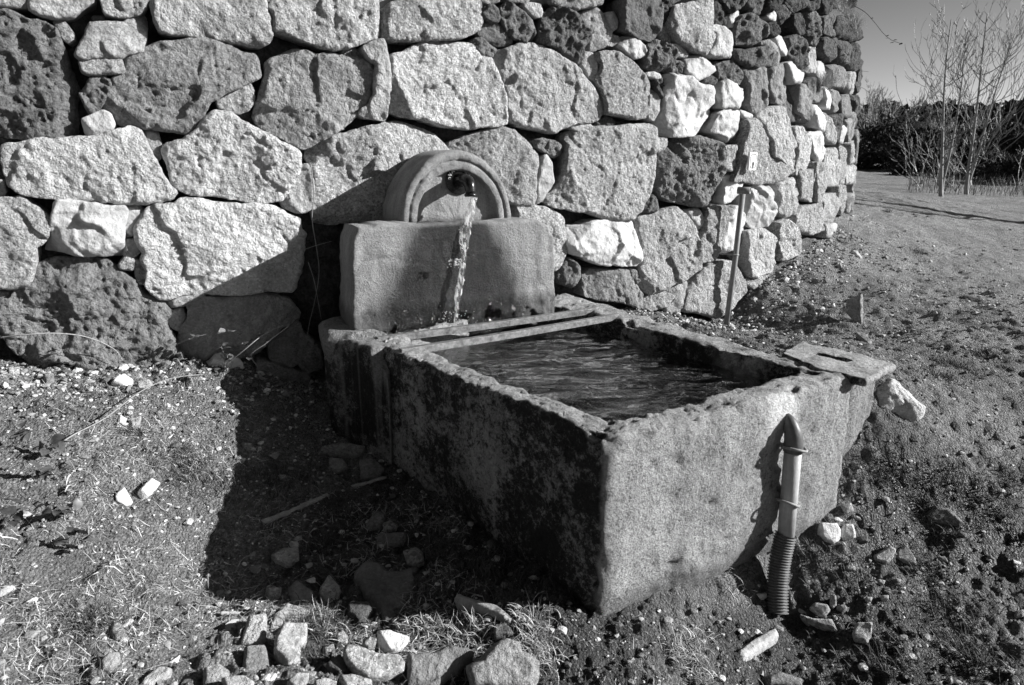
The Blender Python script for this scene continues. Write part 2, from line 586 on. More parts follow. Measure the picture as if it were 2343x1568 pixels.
# crop, kind, tone, proudness (m), points
WALL = '''
A m 0.33 0 -60 -40 180 -30 190 10 175 50 60 45 -60 35
A m 0.37 .01 215 -60 640 -60 640 10 560 60 500 105 400 122 280 110 205 70 200 20
A g 0.44 .02 690 -60 1020 -60 1010 10 985 70 940 105 870 125 780 120 715 95
A m 0.16 -.05 620 100 700 98 710 130 640 135
A b 0.19 .01 -60 70 60 80 190 130 300 140 380 200 390 240 420 330 450 450 500 560 525 610 510 700 520 800 520 900 430 935 330 945 200 960 80 950 -60 925
A g 0.38 -.02 360 135 430 140 490 220 505 270 470 295 420 255 385 190
A m 0.38 .01 610 150 700 150 850 150 900 130 990 90 1010 130 1000 230 970 355 920 350 830 385 720 400 560 405 515 385 545 300 580 220
A g 0.41 0 540 415 640 405 820 390 845 490 760 505 600 508 555 490
A b 0.23 -.02 620 530 700 520 750 550 755 610 700 720 650 780 615 790 570 700 535 640 575 600 600 560
A q 0.40 0 560 820 640 790 700 760 745 780 778 850 760 890 600 938 580 900
A v 0.27 .02 845 400 900 365 980 350 1060 300 1200 290 1290 270 1440 270 1560 310 1690 370 1745 390 1765 460 1768 530 1700 570 1590 610 1520 660 1470 690 1425 720 1400 800 1350 870 1320 920 1255 920 1100 890 980 875 930 850 860 865 790 840 760 770 715 740 710 690 760 590 760 540 800 510 850 480
A g 0.35 -.01 1490 700 1550 660 1640 610 1710 570 1745 620 1745 700 1710 760 1650 780 1560 765 1500 740
A g 0.42 .03 1040 -60 1800 -60 1820 60 1860 160 1868 240 1840 300 1800 328 1650 305 1420 262 1200 235 1095 210 1060 120 1035 30
C g 0.50 .04 -14 100 -45 60 30 -60 700 -60 718 90 735 190 728 240 640 295 570 322 420 340 310 325 126 260 0 215
C v 0.27 .01 -20 410 140 335 240 340 300 380 400 370 520 390 600 405 660 420 690 470 680 560 690 650 640 720 600 770 560 800 510 850 470 880 400 920 300 970 260 1010 200 1020 130 985 30 940 -60 890 -120 840 -135 790 -124 700 -84 600 -44 500 -39 420
A g 0.48 .03 10 1000 120 985 300 950 500 940 640 930 760 895 880 870 960 890 1010 990 1060 1080 1100 1160 1150 1240 1205 1320 1180 1360 1080 1385 930 1392 700 1385 520 1370 300 1355 130 1320 60 1270 30 1180 10 1090
A m 0.24 -.03 975 885 1080 905 1105 1000 1100 1090 1080 1105 1030 1000
A g 0.50 .03 1115 1000 1180 975 1290 930 1370 850 1400 810 1470 770 1580 775 1700 850 1850 940 2000 1000 2060 1050 2060 1130 2040 1180 2000 1280 1930 1370 1830 1392 1700 1380 1500 1355 1370 1340 1240 1310 1180 1260 1150 1150 1110 1060
B m 0.36 -.01 2115 -50 2150 20 2160 120 2150 260 2090 290 2020 280 1950 250 1930 210 2010 100 2060 0
C g 0.48 .01 250 1040 330 960 420 920 560 900 700 860 780 835 900 845 1000 880 1130 930 1200 1000 1230 1040 1230 1150 1200 1300 1000 1520 740 1525 500 1537 300 1540 275 1450 290 1300 285 1180 240 1080
C m 0.33 .03 700 285 740 275 765 320 780 400 793 500 790 700 785 800 770 830 700 820 620 800 590 780 660 715 690 640 690 540 700 440 650 410 600 330
C g 0.38 -.02 480 350 570 330 640 370 650 405 600 405 520 400
C g 0.46 .04 735 70 905 -20 900 -60 1410 -60 1430 60 1435 140 1405 210 1300 270 1160 275 1000 290 850 290 740 260 735 150
C m 0.24 -.04 715 -30 860 -30 850 20 770 60 715 60
C g 0.57 .03 800 385 880 360 960 310 1060 275 1180 290 1290 290 1380 300 1420 390 1490 400 1530 480 1560 560 1590 640 1595 740 1590 850 1500 870 1350 890 1240 870 1200 880 1060 840 930 810 800 770 795 600 800 480
C b 0.18 0 1390 270 1430 258 1470 300 1540 340 1510 390 1440 395 1400 370 1350 310
C g 0.41 .02 1530 360 1620 330 1720 290 1790 290 1900 340 2000 400 2110 490 2200 600 2260 720 2260 780 2230 830 2080 845 1990 880 1910 912 1800 890 1690 870 1620 830 1595 740 1590 640 1560 560 1540 480 1500 410
C b 0.15 .02 1435 60 1500 35 1550 80 1540 150 1480 150 1430 110
C m 0.15 0 1430 150 1540 160 1640 250 1640 300 1560 318 1460 290 1400 220
C b 0.18 .02 1560 60 1620 10 1700 70 1790 140 1808 240 1790 285 1720 290 1650 265 1590 190 1550 110
C g 0.38 0 1420 -60 1560 -60 1550 5 1470 25 1410 0
C m 0.38 0 1720 30 1780 20 1860 40 1840 110 1800 115 1740 70
C g 0.39 .03 1890 -60 2280 -60 2260 10 2180 50 2070 75 1960 45 1890 15
C m 0.22 -.02 1600 -60 1880 -60 1885 10 1850 25 1740 10 1640 0
C b 0.13 .03 1830 180 1850 100 1900 55 1990 55 2090 110 2140 160 2185 210 2170 270 2130 330 2145 390 2110 430 2040 390 1950 330 1880 310 1820 290
C m 0.32 0 2095 90 2180 60 2220 50 2275 90 2290 150 2330 180 2320 250 2280 320 2180 350 2140 330 2180 270 2190 200 2140 140
C m 0.42 0 2145 360 2200 370 2225 440 2225 510 2205 550 2170 520 2130 440
D g 0.39 .02 130 400 200 390 290 400 370 440 430 500 500 580 530 640 525 760 520 890 440 910 300 885 180 870 175 800 150 700 100 600 130 560 150 500 120 440
D m 0.13 .05 300 0 380 -40 560 -40 600 60 622 150 600 250 560 320 500 315 400 280 300 230 300 130
D m 0.38 0 200 100 270 90 290 180 280 215 250 240 220 170
D m 0.30 -.01 230 260 300 280 310 310 260 345 215 335
D q 0.40 .02 310 300 345 280 430 310 495 345 490 420 400 450 340 400 295 350
D b 0.15 .02 500 350 560 315 640 330 720 370 735 430 690 480 640 540 560 540 500 510 490 440
D q 0.37 0 500 560 560 550 640 580 600 605 510 580
D g 0.35 0 620 195 660 215 690 290 690 345 640 320 610 270
D g 0.46 .04 700 60 740 35 860 20 900 -40 970 -40 985 60 980 200 1018 270 985 340 920 425 850 400 760 340 690 290 660 190 680 120
D b 0.08 -.01 590 -40 700 -40 720 30 690 110 650 180 620 140 600 60
D m 0.41 0 695 340 740 330 800 370 830 420 800 437 740 425 710 380
D b 0.15 0 665 500 720 455 780 470 785 560 740 575 665 545
D q 0.36 .02 790 490 800 430 860 420 940 450 1000 500 1045 525 980 580 880 625 830 590 790 550
D b 0.06 .01 985 20 1040 0 1090 50 1125 100 1120 180 1090 215 1040 200 985 170
D m 0.43 .03 990 250 975 215 1030 198 1090 220 1150 260 1175 350 1175 440 1080 445 1000 435 930 430 990 340 1018 270
D q 0.44 .03 655 570 720 560 820 590 880 640 960 670 1010 660 1050 720 1055 790 1040 870 980 920 940 960 900 1010 820 1040 700 1040 600 1045 570 1020 600 960 620 880 640 780 635 700 650 640
D m 0.41 0 535 700 580 685 615 700 615 830 570 920 530 900 520 840
D b 0.09 0 565 620 640 590 655 700 620 760 590 700
D q 0.34 .02 1060 620 1120 615 1200 640 1255 690 1280 760 1275 800 1210 835 1120 820 1060 830 1050 720 1020 665
D b 0.14 0 1020 480 1160 460 1245 510 1250 590 1220 640 1130 610 1060 600 1050 530
D b 0.11 -.01 940 620 1000 570 1060 600 1050 640 990 645
D m 0.20 .02 1255 520 1390 515 1420 600 1430 700 1450 800 1330 860 1290 800 1270 650
D m 0.19 .01 1420 530 1500 500 1580 480 1600 640 1595 750 1560 810 1480 780 1440 690
D b 0.15 .02 1170 180 1210 120 1290 110 1360 150 1410 200 1430 280 1360 320 1290 350 1190 340 1165 260
D q 0.38 0 1140 130 1200 65 1205 120 1180 200 1150 200
D b 0.06 .01 1420 200 1480 160 1520 200 1530 250 1470 285 1425 260
D q 0.38 0 1430 130 1480 85 1505 130 1505 185 1460 150
D b 0.15 .02 1250 390 1340 365 1450 360 1490 430 1470 495 1380 515 1280 510 1250 450
D b 0.13 0 1185 370 1240 380 1265 440 1255 490 1190 460
D m 0.28 0 1380 330 1450 305 1510 350 1530 430 1520 490 1490 500 1480 420 1450 350
D q 0.40 0 1480 290 1530 255 1560 310 1585 390 1570 425 1530 380 1510 330
D q 0.38 0 1230 840 1340 890 1330 915 1250 900
D q 0.37 .01 1050 860 1120 830 1225 840 1225 950 1215 1090 1100 1050 1000 1000 1040 910
F b 0.18 .03 830 40 900 10 1000 -10 1100 5 1180 50 1210 140 1225 260 1230 380 1210 450 1130 480 1030 485 900 450 810 420 770 370 765 250 790 150
D m 0.43 0 575 1060 660 1055 655 1110 630 1160 580 1170
D g 0.39 0 1090 1120 1200 1110 1190 1200 1170 1300 1120 1310 1095 1200 1060 1100
D g 0.42 .02 1250 920 1330 900 1380 960 1430 1060 1440 1180 1560 1250 1620 1300 1560 1360 1460 1400 1350 1410 1210 1380 1150 1380 1190 1280 1220 1100 1240 1000
D g 0.42 .03 1370 850 1440 820 1580 815 1585 930 1610 1060 1650 1180 1620 1310 1560 1250 1445 1180 1440 1080 1400 980 1340 890
D b 0.09 0 1500 50 1560 40 1590 100 1580 160 1540 190 1510 120
D b 0.11 .01 1590 290 1650 260 1720 290 1740 400 1740 480 1700 530 1640 480 1590 410
D b 0.13 .01 1730 100 1790 80 1835 120 1840 240 1820 350 1760 340 1735 250
D b 0.06 0 1640 110 1690 100 1730 170 1720 260 1680 270 1640 200
D m 0.30 0 1740 365 1820 365 1825 460 1800 560 1750 550 1720 530 1745 460
D q 0.37 .01 1560 480 1600 470 1650 530 1720 560 1730 650 1690 630 1610 640 1600 580
D q 0.32 0 1830 470 1880 480 1885 560 1850 640 1820 600 1815 530
D m 0.20 .02 1660 650 1720 650 1760 740 1780 860 1790 940 1720 900 1650 850 1650 720
D m 0.13 -.02 1590 700 1650 680 1660 850 1730 900 1640 935 1590 930
D m 0.20 .01 1740 640 1780 590 1830 640 1850 700 1860 780 1800 770 1740 730
D q 0.46 .01 1850 660 1890 680 1915 770 1900 835 1860 820 1880 760
D m 0.20 .01 1890 680 1950 690 1975 760 1960 850 1930 865 1920 780
D q 0.46 .01 1765 790 1830 810 1860 880 1875 960 1870 1010 1810 970 1790 900
D g 0.38 0 1860 860 1910 880 1940 960 1945 1100 1890 1070 1870 960
D g 0.46 .02 1600 970 1680 970 1740 1040 1780 1100 1785 1200 1740 1280 1700 1330 1640 1330 1650 1250 1640 1100 1610 1040
D q 0.43 .01 1770 1010 1840 1005 1870 1080 1860 1180 1830 1240 1790 1200 1785 1090
D b 0.09 .01 1930 890 1990 870 2000 950 1985 1090 1960 1130 1945 1010
D q 0.36 0 2000 960 2030 960 2040 1040 2030 1100 2000 1080
D g 0.42 .02 1880 1140 1940 1130 1960 1300 1950 1420 1870 1420 1860 1280
D g 0.41 .01 1970 1110 2020 1120 2030 1250 2000 1400 1960 1400 1970 1250
D g 0.39 .02 1790 1230 1860 1250 1870 1400 1810 1420 1780 1350
D b 0.08 .02 1560 -40 1700 -40 1690 60 1620 90 1580 40
D b 0.08 .02 1710 -40 1830 -40 1830 60 1750 90 1700 60
D b 0.06 .01 1840 -40 1910 -40 1930 60 1900 110 1850 90
D b 0.11 .01 1850 130 1930 110 1960 200 1930 290 1860 250
D b 0.09 .01 1960 130 2030 130 2040 260 1990 300 1950 230
D b 0.07 .01 2050 130 2110 180 2130 300 2060 320 2040 240
D b 0.11 .02 1860 290 1940 300 1960 420 1900 470 1840 400
D b 0.09 .01 1970 310 2050 330 2060 480 1990 500 1960 420
D b 0.07 .01 2060 340 2130 330 2135 500 2090 560 2060 480
D m 0.22 .02 1910 500 2000 510 2040 620 2000 680 1920 650
D m 0.33 .01 2030 560 2100 560 2110 700 2060 720 2030 640
D m 0.19 .01 1980 760 2050 720 2080 800 2060 900 1990 880
D m 0.24 .01 2050 910 2095 860 2090 1000 2060 1080 2045 1000
D g 0.38 .01 2045 1100 2085 1080 2090 1250 2045 1250
D g 0.42 .01 2030 1260 2090 1260 2090 1400 2030 1400
D b 0.09 .02 1190 -40 1290 -40 1240 30 1150 100 1100 30
D b 0.09 .01 1300 -40 1400 0 1380 110 1300 100 1250 40
D b 0.06 .02 1410 -40 1540 -40 1500 60 1420 110 1400 60
D b 0.08 .01 1000 -40 1180 -40 1100 20 1040 -10
F g 0.42 .04 150 -30 330 -65 500 -75 700 -90 755 -60 750 80 755 200 740 290 700 400 650 490 580 560 500 578 400 560 280 520 130 500 0 470 -50 430 40 380 90 310 120 240 125 100
C q 0.29 0 2030 850 2180 845 2210 880 2120 915 2050 880
C b 0.19 0 1790 960 1850 945 1960 980 2000 1020 1990 1060 1940 1080 1850 1040 1790 1010
D b 0.09 -.02 130 900 250 890 300 940 220 960 130 950
F q 0.46 .05 240 620 330 575 480 580 570 585 600 680 625 790 620 880 500 885 390 875 300 860 230 820 150 800 120 720 150 620
F b 0.15 -.01 660 480 740 400 800 470 780 510 720 520 670 530
F g 0.39 .02 640 560 740 540 900 480 960 530 1010 620 1035 700 1045 850 1050 900 960 980 830 1035 700 1075 640 1020 640 850 635 720 620 640
F g 0.38 .02 1100 490 1220 475 1250 540 1240 640 1200 750 1150 850 1060 870 1050 800 1060 700 1090 640 1080 560
F q 0.32 0 980 510 1060 490 1090 560 1080 640 1030 640 1020 580
F q 0.48 0 1240 280 1300 260 1360 310 1350 350 1320 400 1270 450 1220 460 1240 380
F q 0.49 .01 1270 500 1330 480 1370 540 1385 640 1350 740 1280 790 1200 800 1190 750 1240 660
F g 0.42 .02 1100 880 1200 850 1290 870 1330 950 1390 1060 1300 1130 1220 1220 1160 1250 1040 1210 930 1200 960 1050 1030 950
F g 0.39 .01 650 1120 700 1090 820 1070 880 1100 830 1160 720 1200 640 1170
F m 0.37 0 820 1060 965 985 960 1050 920 1220 820 1200 880 1120
F v 0.23 .02 250 960 300 920 430 915 560 920 600 1000 655 1080 640 1130 620 1170 500 1130 250 1100
F b 0.17 0 580 920 620 920 640 990 600 1020 570 980
F b 0.15 .02 70 920 150 830 230 900 240 960 160 1030 60 1000
F g 0.50 .03 -10 480 40 500 100 560 135 680 130 820 90 900 60 920 -20 900 -200 850 -200 480
F q 0.38 .03 1375 420 1420 350 1540 335 1575 370 1580 560 1540 605 1440 635 1385 610 1375 530
F g 0.44 .03 1380 650 1480 630 1580 700 1585 830 1560 920 1430 970 1370 960 1360 860 1370 750
F g 0.50 .04 1590 600 1640 570 1700 640 1725 720 1710 800 1640 850 1585 850 1585 720
F g 0.38 .01 1350 980 1420 970 1540 950 1500 1020 1420 1050 1360 1010
F g 0.42 .01 1580 330 1700 280 1720 330 1730 470 1700 530 1640 560 1600 510 1620 430
F g 0.42 .02 1720 320 1740 240 1830 220 1840 330 1830 450 1740 420
F g 0.41 .02 1840 180 1900 180 1910 330 1890 450 1840 440
F g 0.44 .02 1700 550 1760 480 1870 460 1895 560 1880 640 1810 680 1720 640
F m 0.36 .02 1900 400 1990 390 2000 500 1960 600 1900 580
F m 0.32 .03 1885 600 1920 590 1930 700 1885 690
F q 0.32 .02 1935 600 1985 600 1970 680 1940 690
F g 0.42 .02 2005 330 2050 340 2055 500 2010 540 2000 450
F m 0.28 .02 2060 400 2090 390 2090 500 2060 520
C g 0.38 .01 1230 985 1330 940 1440 900 1560 880 1650 890 1700 940 1760 1000 1815 1060 1805 1200 1800 1370 1790 1420 1640 1400 1500 1300 1300 1250 1230 1100
C q 0.35 .02 1830 1080 1880 1060 1900 1110 1955 1150 1950 1210 1900 1290 1840 1370 1805 1400 1800 1280 1815 1180
B g 0.46 .02 -60 180 150 180 200 220 300 270 360 330 370 380 330 440 290 500 240 530 240 600 225 720 200 790 90 820 -60 815
B g 0.38 0 -60 70 10 70 25 150 10 175 -60 175
B q 0.40 .04 385 205 520 205 620 225 860 235 875 270 850 400 840 520 830 588 700 580 520 575 290 560 310 490 370 430 370 320
B q 0.38 0 880 260 940 240 985 290 940 340 900 400 895 455 850 455 865 370
B m 0.30 0 850 480 940 480 960 550 920 595 850 590
B g 0.38 0 815 650 860 600 940 620 970 650 920 655 900 685 820 675
B g 0.41 0 920 655 980 650 1010 700 1000 780 960 785 930 730
B g 0.58 .03 1000 270 1060 235 1200 235 1240 195 1350 190 1500 220 1650 235 1850 235 1950 280 2050 330 2060 400 2090 440 2080 600 2070 700 2000 820 1850 820 1600 840 1400 845 1250 870 1100 880 1030 840 990 780 1010 690 970 630 980 560 920 470 930 380
B b 0.20 .03 100 830 230 760 240 650 350 610 480 610 600 600 700 620 820 690 920 760 1010 860 1110 905 1180 970 1130 1050 1200 1150 1195 1260 1100 1330 950 1370 800 1380 600 1390 450 1400 300 1420 200 1410 190 1300 80 1250 30 1160 -60 1100 -60 900 60 890
B g 0.24 -.02 -60 850 90 850 60 890 -60 910
B m 0.28 .01 1285 920 1450 870 1600 870 1700 855 1900 855 2000 900 2080 990 2050 1040 1930 1080 1850 1200 1700 1280 1500 1340 1300 1340 1210 1260 1230 1080 1280 1020
B m 0.27 0 1180 970 1250 950 1270 1020 1220 1100 1180 1080 1150 1030
B m 0.32 0 1135 910 1200 880 1380 860 1420 880 1300 920 1170 940
B m 0.20 .05 1850 1200 1950 1110 2050 1030 2080 1110 2140 1160 2080 1280 1990 1335 1850 1290
B m 0.19 .05 2080 1200 2190 1180 2200 1330 2100 1370 2050 1330
B m 0.22 .07 1760 1290 1900 1320 2100 1370 2120 1430 2080 1500 1740 1500
B m 0.09 -.12 2110 380 2280 370 2400 600 2380 930 2200 970 2100 900 2080 700 2095 500
'''
# ------------------------------------------------------------------ the dry stone wall
wall = thing('dry_stone_wall', 'tall dry stone wall of pale granite and dark lava stones behind the fountain, curving away to the right', 'wall', (float(W_P0[0]), float(W_P0[1]), 0.3))
WALL_BOXES = []
def add_stone(poly_sz, kind, tone, out, seed, step=0.008, **kw):
    r = stone_uvh(poly_sz, kind, seed, step=step, out=out, **kw)
    if r is None: return None
    V, F, c = r
    W = wall_map(V[:, 0], V[:, 1], V[:, 2])
    org = wall_map(np.array([c[0]]), np.array([c[1]]), np.array([out]))[0]
    return obj('stone', W, F[:, ::-1] if False else F, MATS[kind], wall, tone, True, org)

seed = 100
for line in WALL.strip().split('\n'):
    q = line.split()
    crop, kind, tone, out = q[0], q[1], float(q[2]), float(q[3])
    P = px(crop, nums(' '.join(q[4:])))
    sz = wall_sz(P)
    dist = sz[:, 0].mean()
    sz[:, 0] += 0.0
    seed += 7
    st = 0.0075 if dist < 1.5 else 0.010 if dist < 3 else 0.014
    add_stone(sz, kind, tone, out, seed, st, grow=0.005)
    WALL_BOXES.append((sz[:, 0].min(), sz[:, 1].min(), sz[:, 0].max(), sz[:, 1].max()))

# courses that carry the wall on past the frame: above it, to its left and round its far end
rs = np.random.RandomState(5)
def free(s0, z0, s1, z1):
    for b in WALL_BOXES:
        ix = min(s1, b[2]) - max(s0, b[0]); iz = min(z1, b[3]) - max(z0, b[1])
        if ix > 0.10 * (s1 - s0) and iz > 0.22 * (z1 - z0): return False
    return True
extra = 0
z = 0.25
while z < 2.35:
    hgt = rs.uniform(0.22, 0.34)
    s = -2.6
    while s < S_TAN + 2.0:
        w = rs.uniform(0.28, 0.55) if s < S_TAN - 1 else rs.uniform(0.18, 0.34)
        if free(s, z, s + w, z + hgt) and (s < -1.9 or z > 1.62 or s > S_TAN - 0.2) and extra < 118 and (s < S_TAN - .8 or z + hgt < 2.12):
            g = 0.012
            j = lambda: rs.uniform(-0.02, 0.02)
            a, b, c_, d_ = s + g, z + g, s + w - g, z + hgt - g
            poly = [(a + .03 + j(), b), ((a + c_) / 2, b + j() * .5), (c_ - .03 + j(), b), (c_, b + .05), (c_, d_ - .05), (c_ - .04, d_ + j()), ((a + c_) / 2, d_ + j() * .5), (a + .04, d_), (a, d_ - .05 + j()), (a, b + .05)]
            kd = rs.choice(['g', 'b', 'm', 'v'], p=[.4, .3, .2, .1]) if s < S_TAN - 1 or z < 1.25 else 'b'
            tone = {'g': .44, 'b': .09, 'm': .28, 'v': .24}[kd] * rs.uniform(.85, 1.15)
            add_stone(np.array(poly), kd, tone, rs.uniform(0, .04), 5000 + extra * 3, 0.02)
            extra += 1
        s += w
    z += hgt

# packed rubble core behind the face stones
ns, nz = 700, 150
S, Z = np.meshgrid(np.linspace(-3.1, S_TAN + 2.6, ns), np.linspace(-0.3, 2.36, nz))
q3 = np.stack([S.ravel(), Z.ravel(), np.zeros(S.size)], 1)
H = -0.150 + 0.05 * ridged(q3 * 6, 3, 3) + 0.018 * fbm(q3 * 28, 4, 3)
zt_ = lambda s_: 2.36 - 0.28 * np.clip((s_ - S_TAN + 1.4) / .8, 0, 1)
Z = -0.3 + (Z + .3) / 2.66 * (zt_(S) + .3)
Vf = wall_map(S.ravel(), Z.ravel(), H)
idx = np.arange(ns * nz).reshape(nz, ns)
Ff = np.stack([idx[:-1, :-1], idx[:-1, 1:], idx[1:, 1:], idx[1:, :-1]], -1).reshape(-1, 4)
Vt = wall_map(np.linspace(-3.1, S_TAN + 2.6, ns), zt_(np.linspace(-3.1, S_TAN + 2.6, ns)), np.full(ns, -0.7))
Vb = wall_map(np.linspace(-3.1, S_TAN + 2.6, ns), np.full(ns, -.3), np.full(ns, -0.7))
n0 = len(Vf)
top = idx[-1]
t1 = np.arange(ns) + n0; t2 = t1 + ns
Ft = np.stack([top[:-1], top[1:], t1[1:], t1[:-1]], -1)
Fb = np.stack([t1[:-1], t1[1:], t2[1:], t2[:-1]], -1)
core_m = stone_mat('rubble_core', 0.3, 90.0, 0.01, 0.3, dark_spots=0.4)
obj('rubble_core', np.concatenate([Vf, Vt, Vb]), np.concatenate([Ff, Ft, Fb]), core_m, wall, 0.07)
# ------------------------------------------------------------------ ground height from points read off the photograph
ctrl = []
def cz(x, y, z):
    p = on_z([(x, y)], z)[0]; ctrl.append((p[0], p[1], z))
for x, y in ((-150, 850), (0, 842), (150, 848), (300, 838), (420, 822), (530, 822), (1470, 712), (1662, 740), (1720, 668), (1820, 585), (1890, 545), (1935, 500)):
    sz = wall_sz([(x, y)])[0]
    p = wall_map(np.array([sz[0]]), np.array([sz[1]]), np.array([0.03]))[0]
    ctrl.append((p[0], p[1], p[2]))
for x, y, z in ((0, 1568, .13), (350, 1568, .06), (700, 1568, .04), (1200, 1568, -.04), (1500, 1568, -.08), (1750, 1568, -.18), (2343, 1568, -.20), (1500, 1470, -.06), (1600, 1400, -.10), (1780, 1405, -.20), (1770, 1370, -.17), (1920, 1400, -.15), (1750, 1310, -.06), (2000, 1480, -.17), (1700, 1470, -.15),
                (1395, 1392, 0), (1000, 1450, -.035), (800, 1400, -.02), (510, 1350, .0), (440, 1420, .02), (600, 1300, 0), (560, 900, .30), (0, 1200, .29), (300, 1200, .20), (0, 1000, .38), (300, 1000, .33),
                (700, 1150, .06), (750, 1000, .12), (700, 900, .22), (900, 1300, -.01), (1850, 1215, .0), (1740, 1255, .0), (1570, 1335, -.02), (1940, 1120, .10), (1990, 1000, .25), (2130, 925, .32),
                (2120, 860, .34), (2000, 740, .33), (1880, 770, .33), (2030, 965, .30), (1985, 975, .28), (2110, 945, .31), (2300, 900, .27), (2300, 1200, .0), (2100, 1250, -.06), (2300, 700, .38), (2050, 600, .50),
                (2300, 560, .48), (1990, 500, .70), (1990, 436, .86), (2340, 482, .60), (2150, 1000, .22), (2343, 1000, .19)):
    cz(x, y, z)
R_RO = on_z([(1466, 702), (1690, 779)], 0.544)
for t, z in ((0.15, .34), (1.0, .37)):
    p = R_RO[0] + (R_RO[1] - R_RO[0]) * t
    ctrl.append((p[0] + .06, p[1] + .04, z))
for x, y, z in ((2.9, 9, .80), (7, 13, .62), (13, 14, .5), (10, 6, .5), (7, 3, .4), (4, 1.5, .05), (2.5, 1.2, -.08), (3, 3.2, .40), (3, -3, 0), (-3, -3, .3), (-6, 0, .6), (-5, 3, .6), (-3.5, 1.5, .42),
                (-8, 12, .9), (0, 12, .9), (20, 28, .75), (8, 28, .9), (32, 22, .6), (0, 30, .9), (-25, 20, .9), (25, -8, .2), (-25, -10, .6), (0, -25, 0), (45, 45, 1.4), (15, 55, 1.5), (-30, 50, 1.3), (60, 10, 1), (-60, 0, 1), (0, -60, 0.3), (60, -40, .5)):
    ctrl.append((x, y, z))
ctrl = np.array(ctrl)
def tps_k(r2): return np.where(r2 > 1e-9, r2 * np.log(r2 + 1e-12), 0) * 0.5
nC = len(ctrl)
D2 = ((ctrl[:, None, :2] - ctrl[None, :, :2]) ** 2).sum(-1)
Km = tps_k(D2) + np.eye(nC) * 0.02
Pm = np.concatenate([np.ones((nC, 1)), ctrl[:, :2]], 1)
Am = np.block([[Km, Pm], [Pm.T, np.zeros((3, 3))]])
Wt = np.linalg.solve(Am, np.concatenate([ctrl[:, 2], np.zeros(3)]))
def ground_smooth(x, y):
    x = np.asarray(x, float); y = np.asarray(y, float)
    r = np.hypot(x, y)
    f = np.minimum(1, 62 / np.maximum(r, 1e-6))
    xx, yy = x * f, y * f
    z = Wt[nC] + Wt[nC + 1] * xx + Wt[nC + 2] * yy
    for i in range(nC):
        z = z + Wt[i] * tps_k((xx - ctrl[i, 0]) ** 2 + (yy - ctrl[i, 1]) ** 2)
    return z
def ground_z(x, y):
    x = np.asarray(x, float); y = np.asarray(y, float)
    r = np.hypot(x, y)
    p = np.stack([x, y, np.zeros_like(x)], -1).reshape(-1, 3)
    near = np.clip(1.3 - r / 9, 0.0, 1).reshape(-1)
    n = 0.026 * fbm(p * 2.6, 11, 3) + near * (0.024 * fbm(p * 11, 12, 3) + 0.015 * fbm(p * 38, 13, 3) + 0.009 * fbm(p * 85, 14, 2))
    far = np.clip((r - 12) / 20, 0, 1).reshape(-1)
    n = n + far * 0.25 * fbm(p * 0.12, 15, 3)
    return ground_smooth(x, y) + n.reshape(x.shape)
def ground_hit(P, lift=0.0):
    out = []
    for p in np.atleast_2d(P):
        d = rays([p])[0]
        ts = np.concatenate([np.arange(1.0, 12, 0.04), np.arange(12, 80, .4)])
        X, Y, Z = d[0] * ts, d[1] * ts, CAM_H + d[2] * ts
        g = ground_smooth(X, Y) + lift
        k = np.argmax(Z < g)
        if k == 0: k = len(ts) - 1
        a = (Z[k - 1] - g[k - 1]); b = (g[k] - Z[k])
        t = ts[k - 1] + (ts[k] - ts[k - 1]) * a / (a + b + 1e-9)
        out.append((d[0] * t, d[1] * t, CAM_H + d[2] * t))
    return np.array(out)

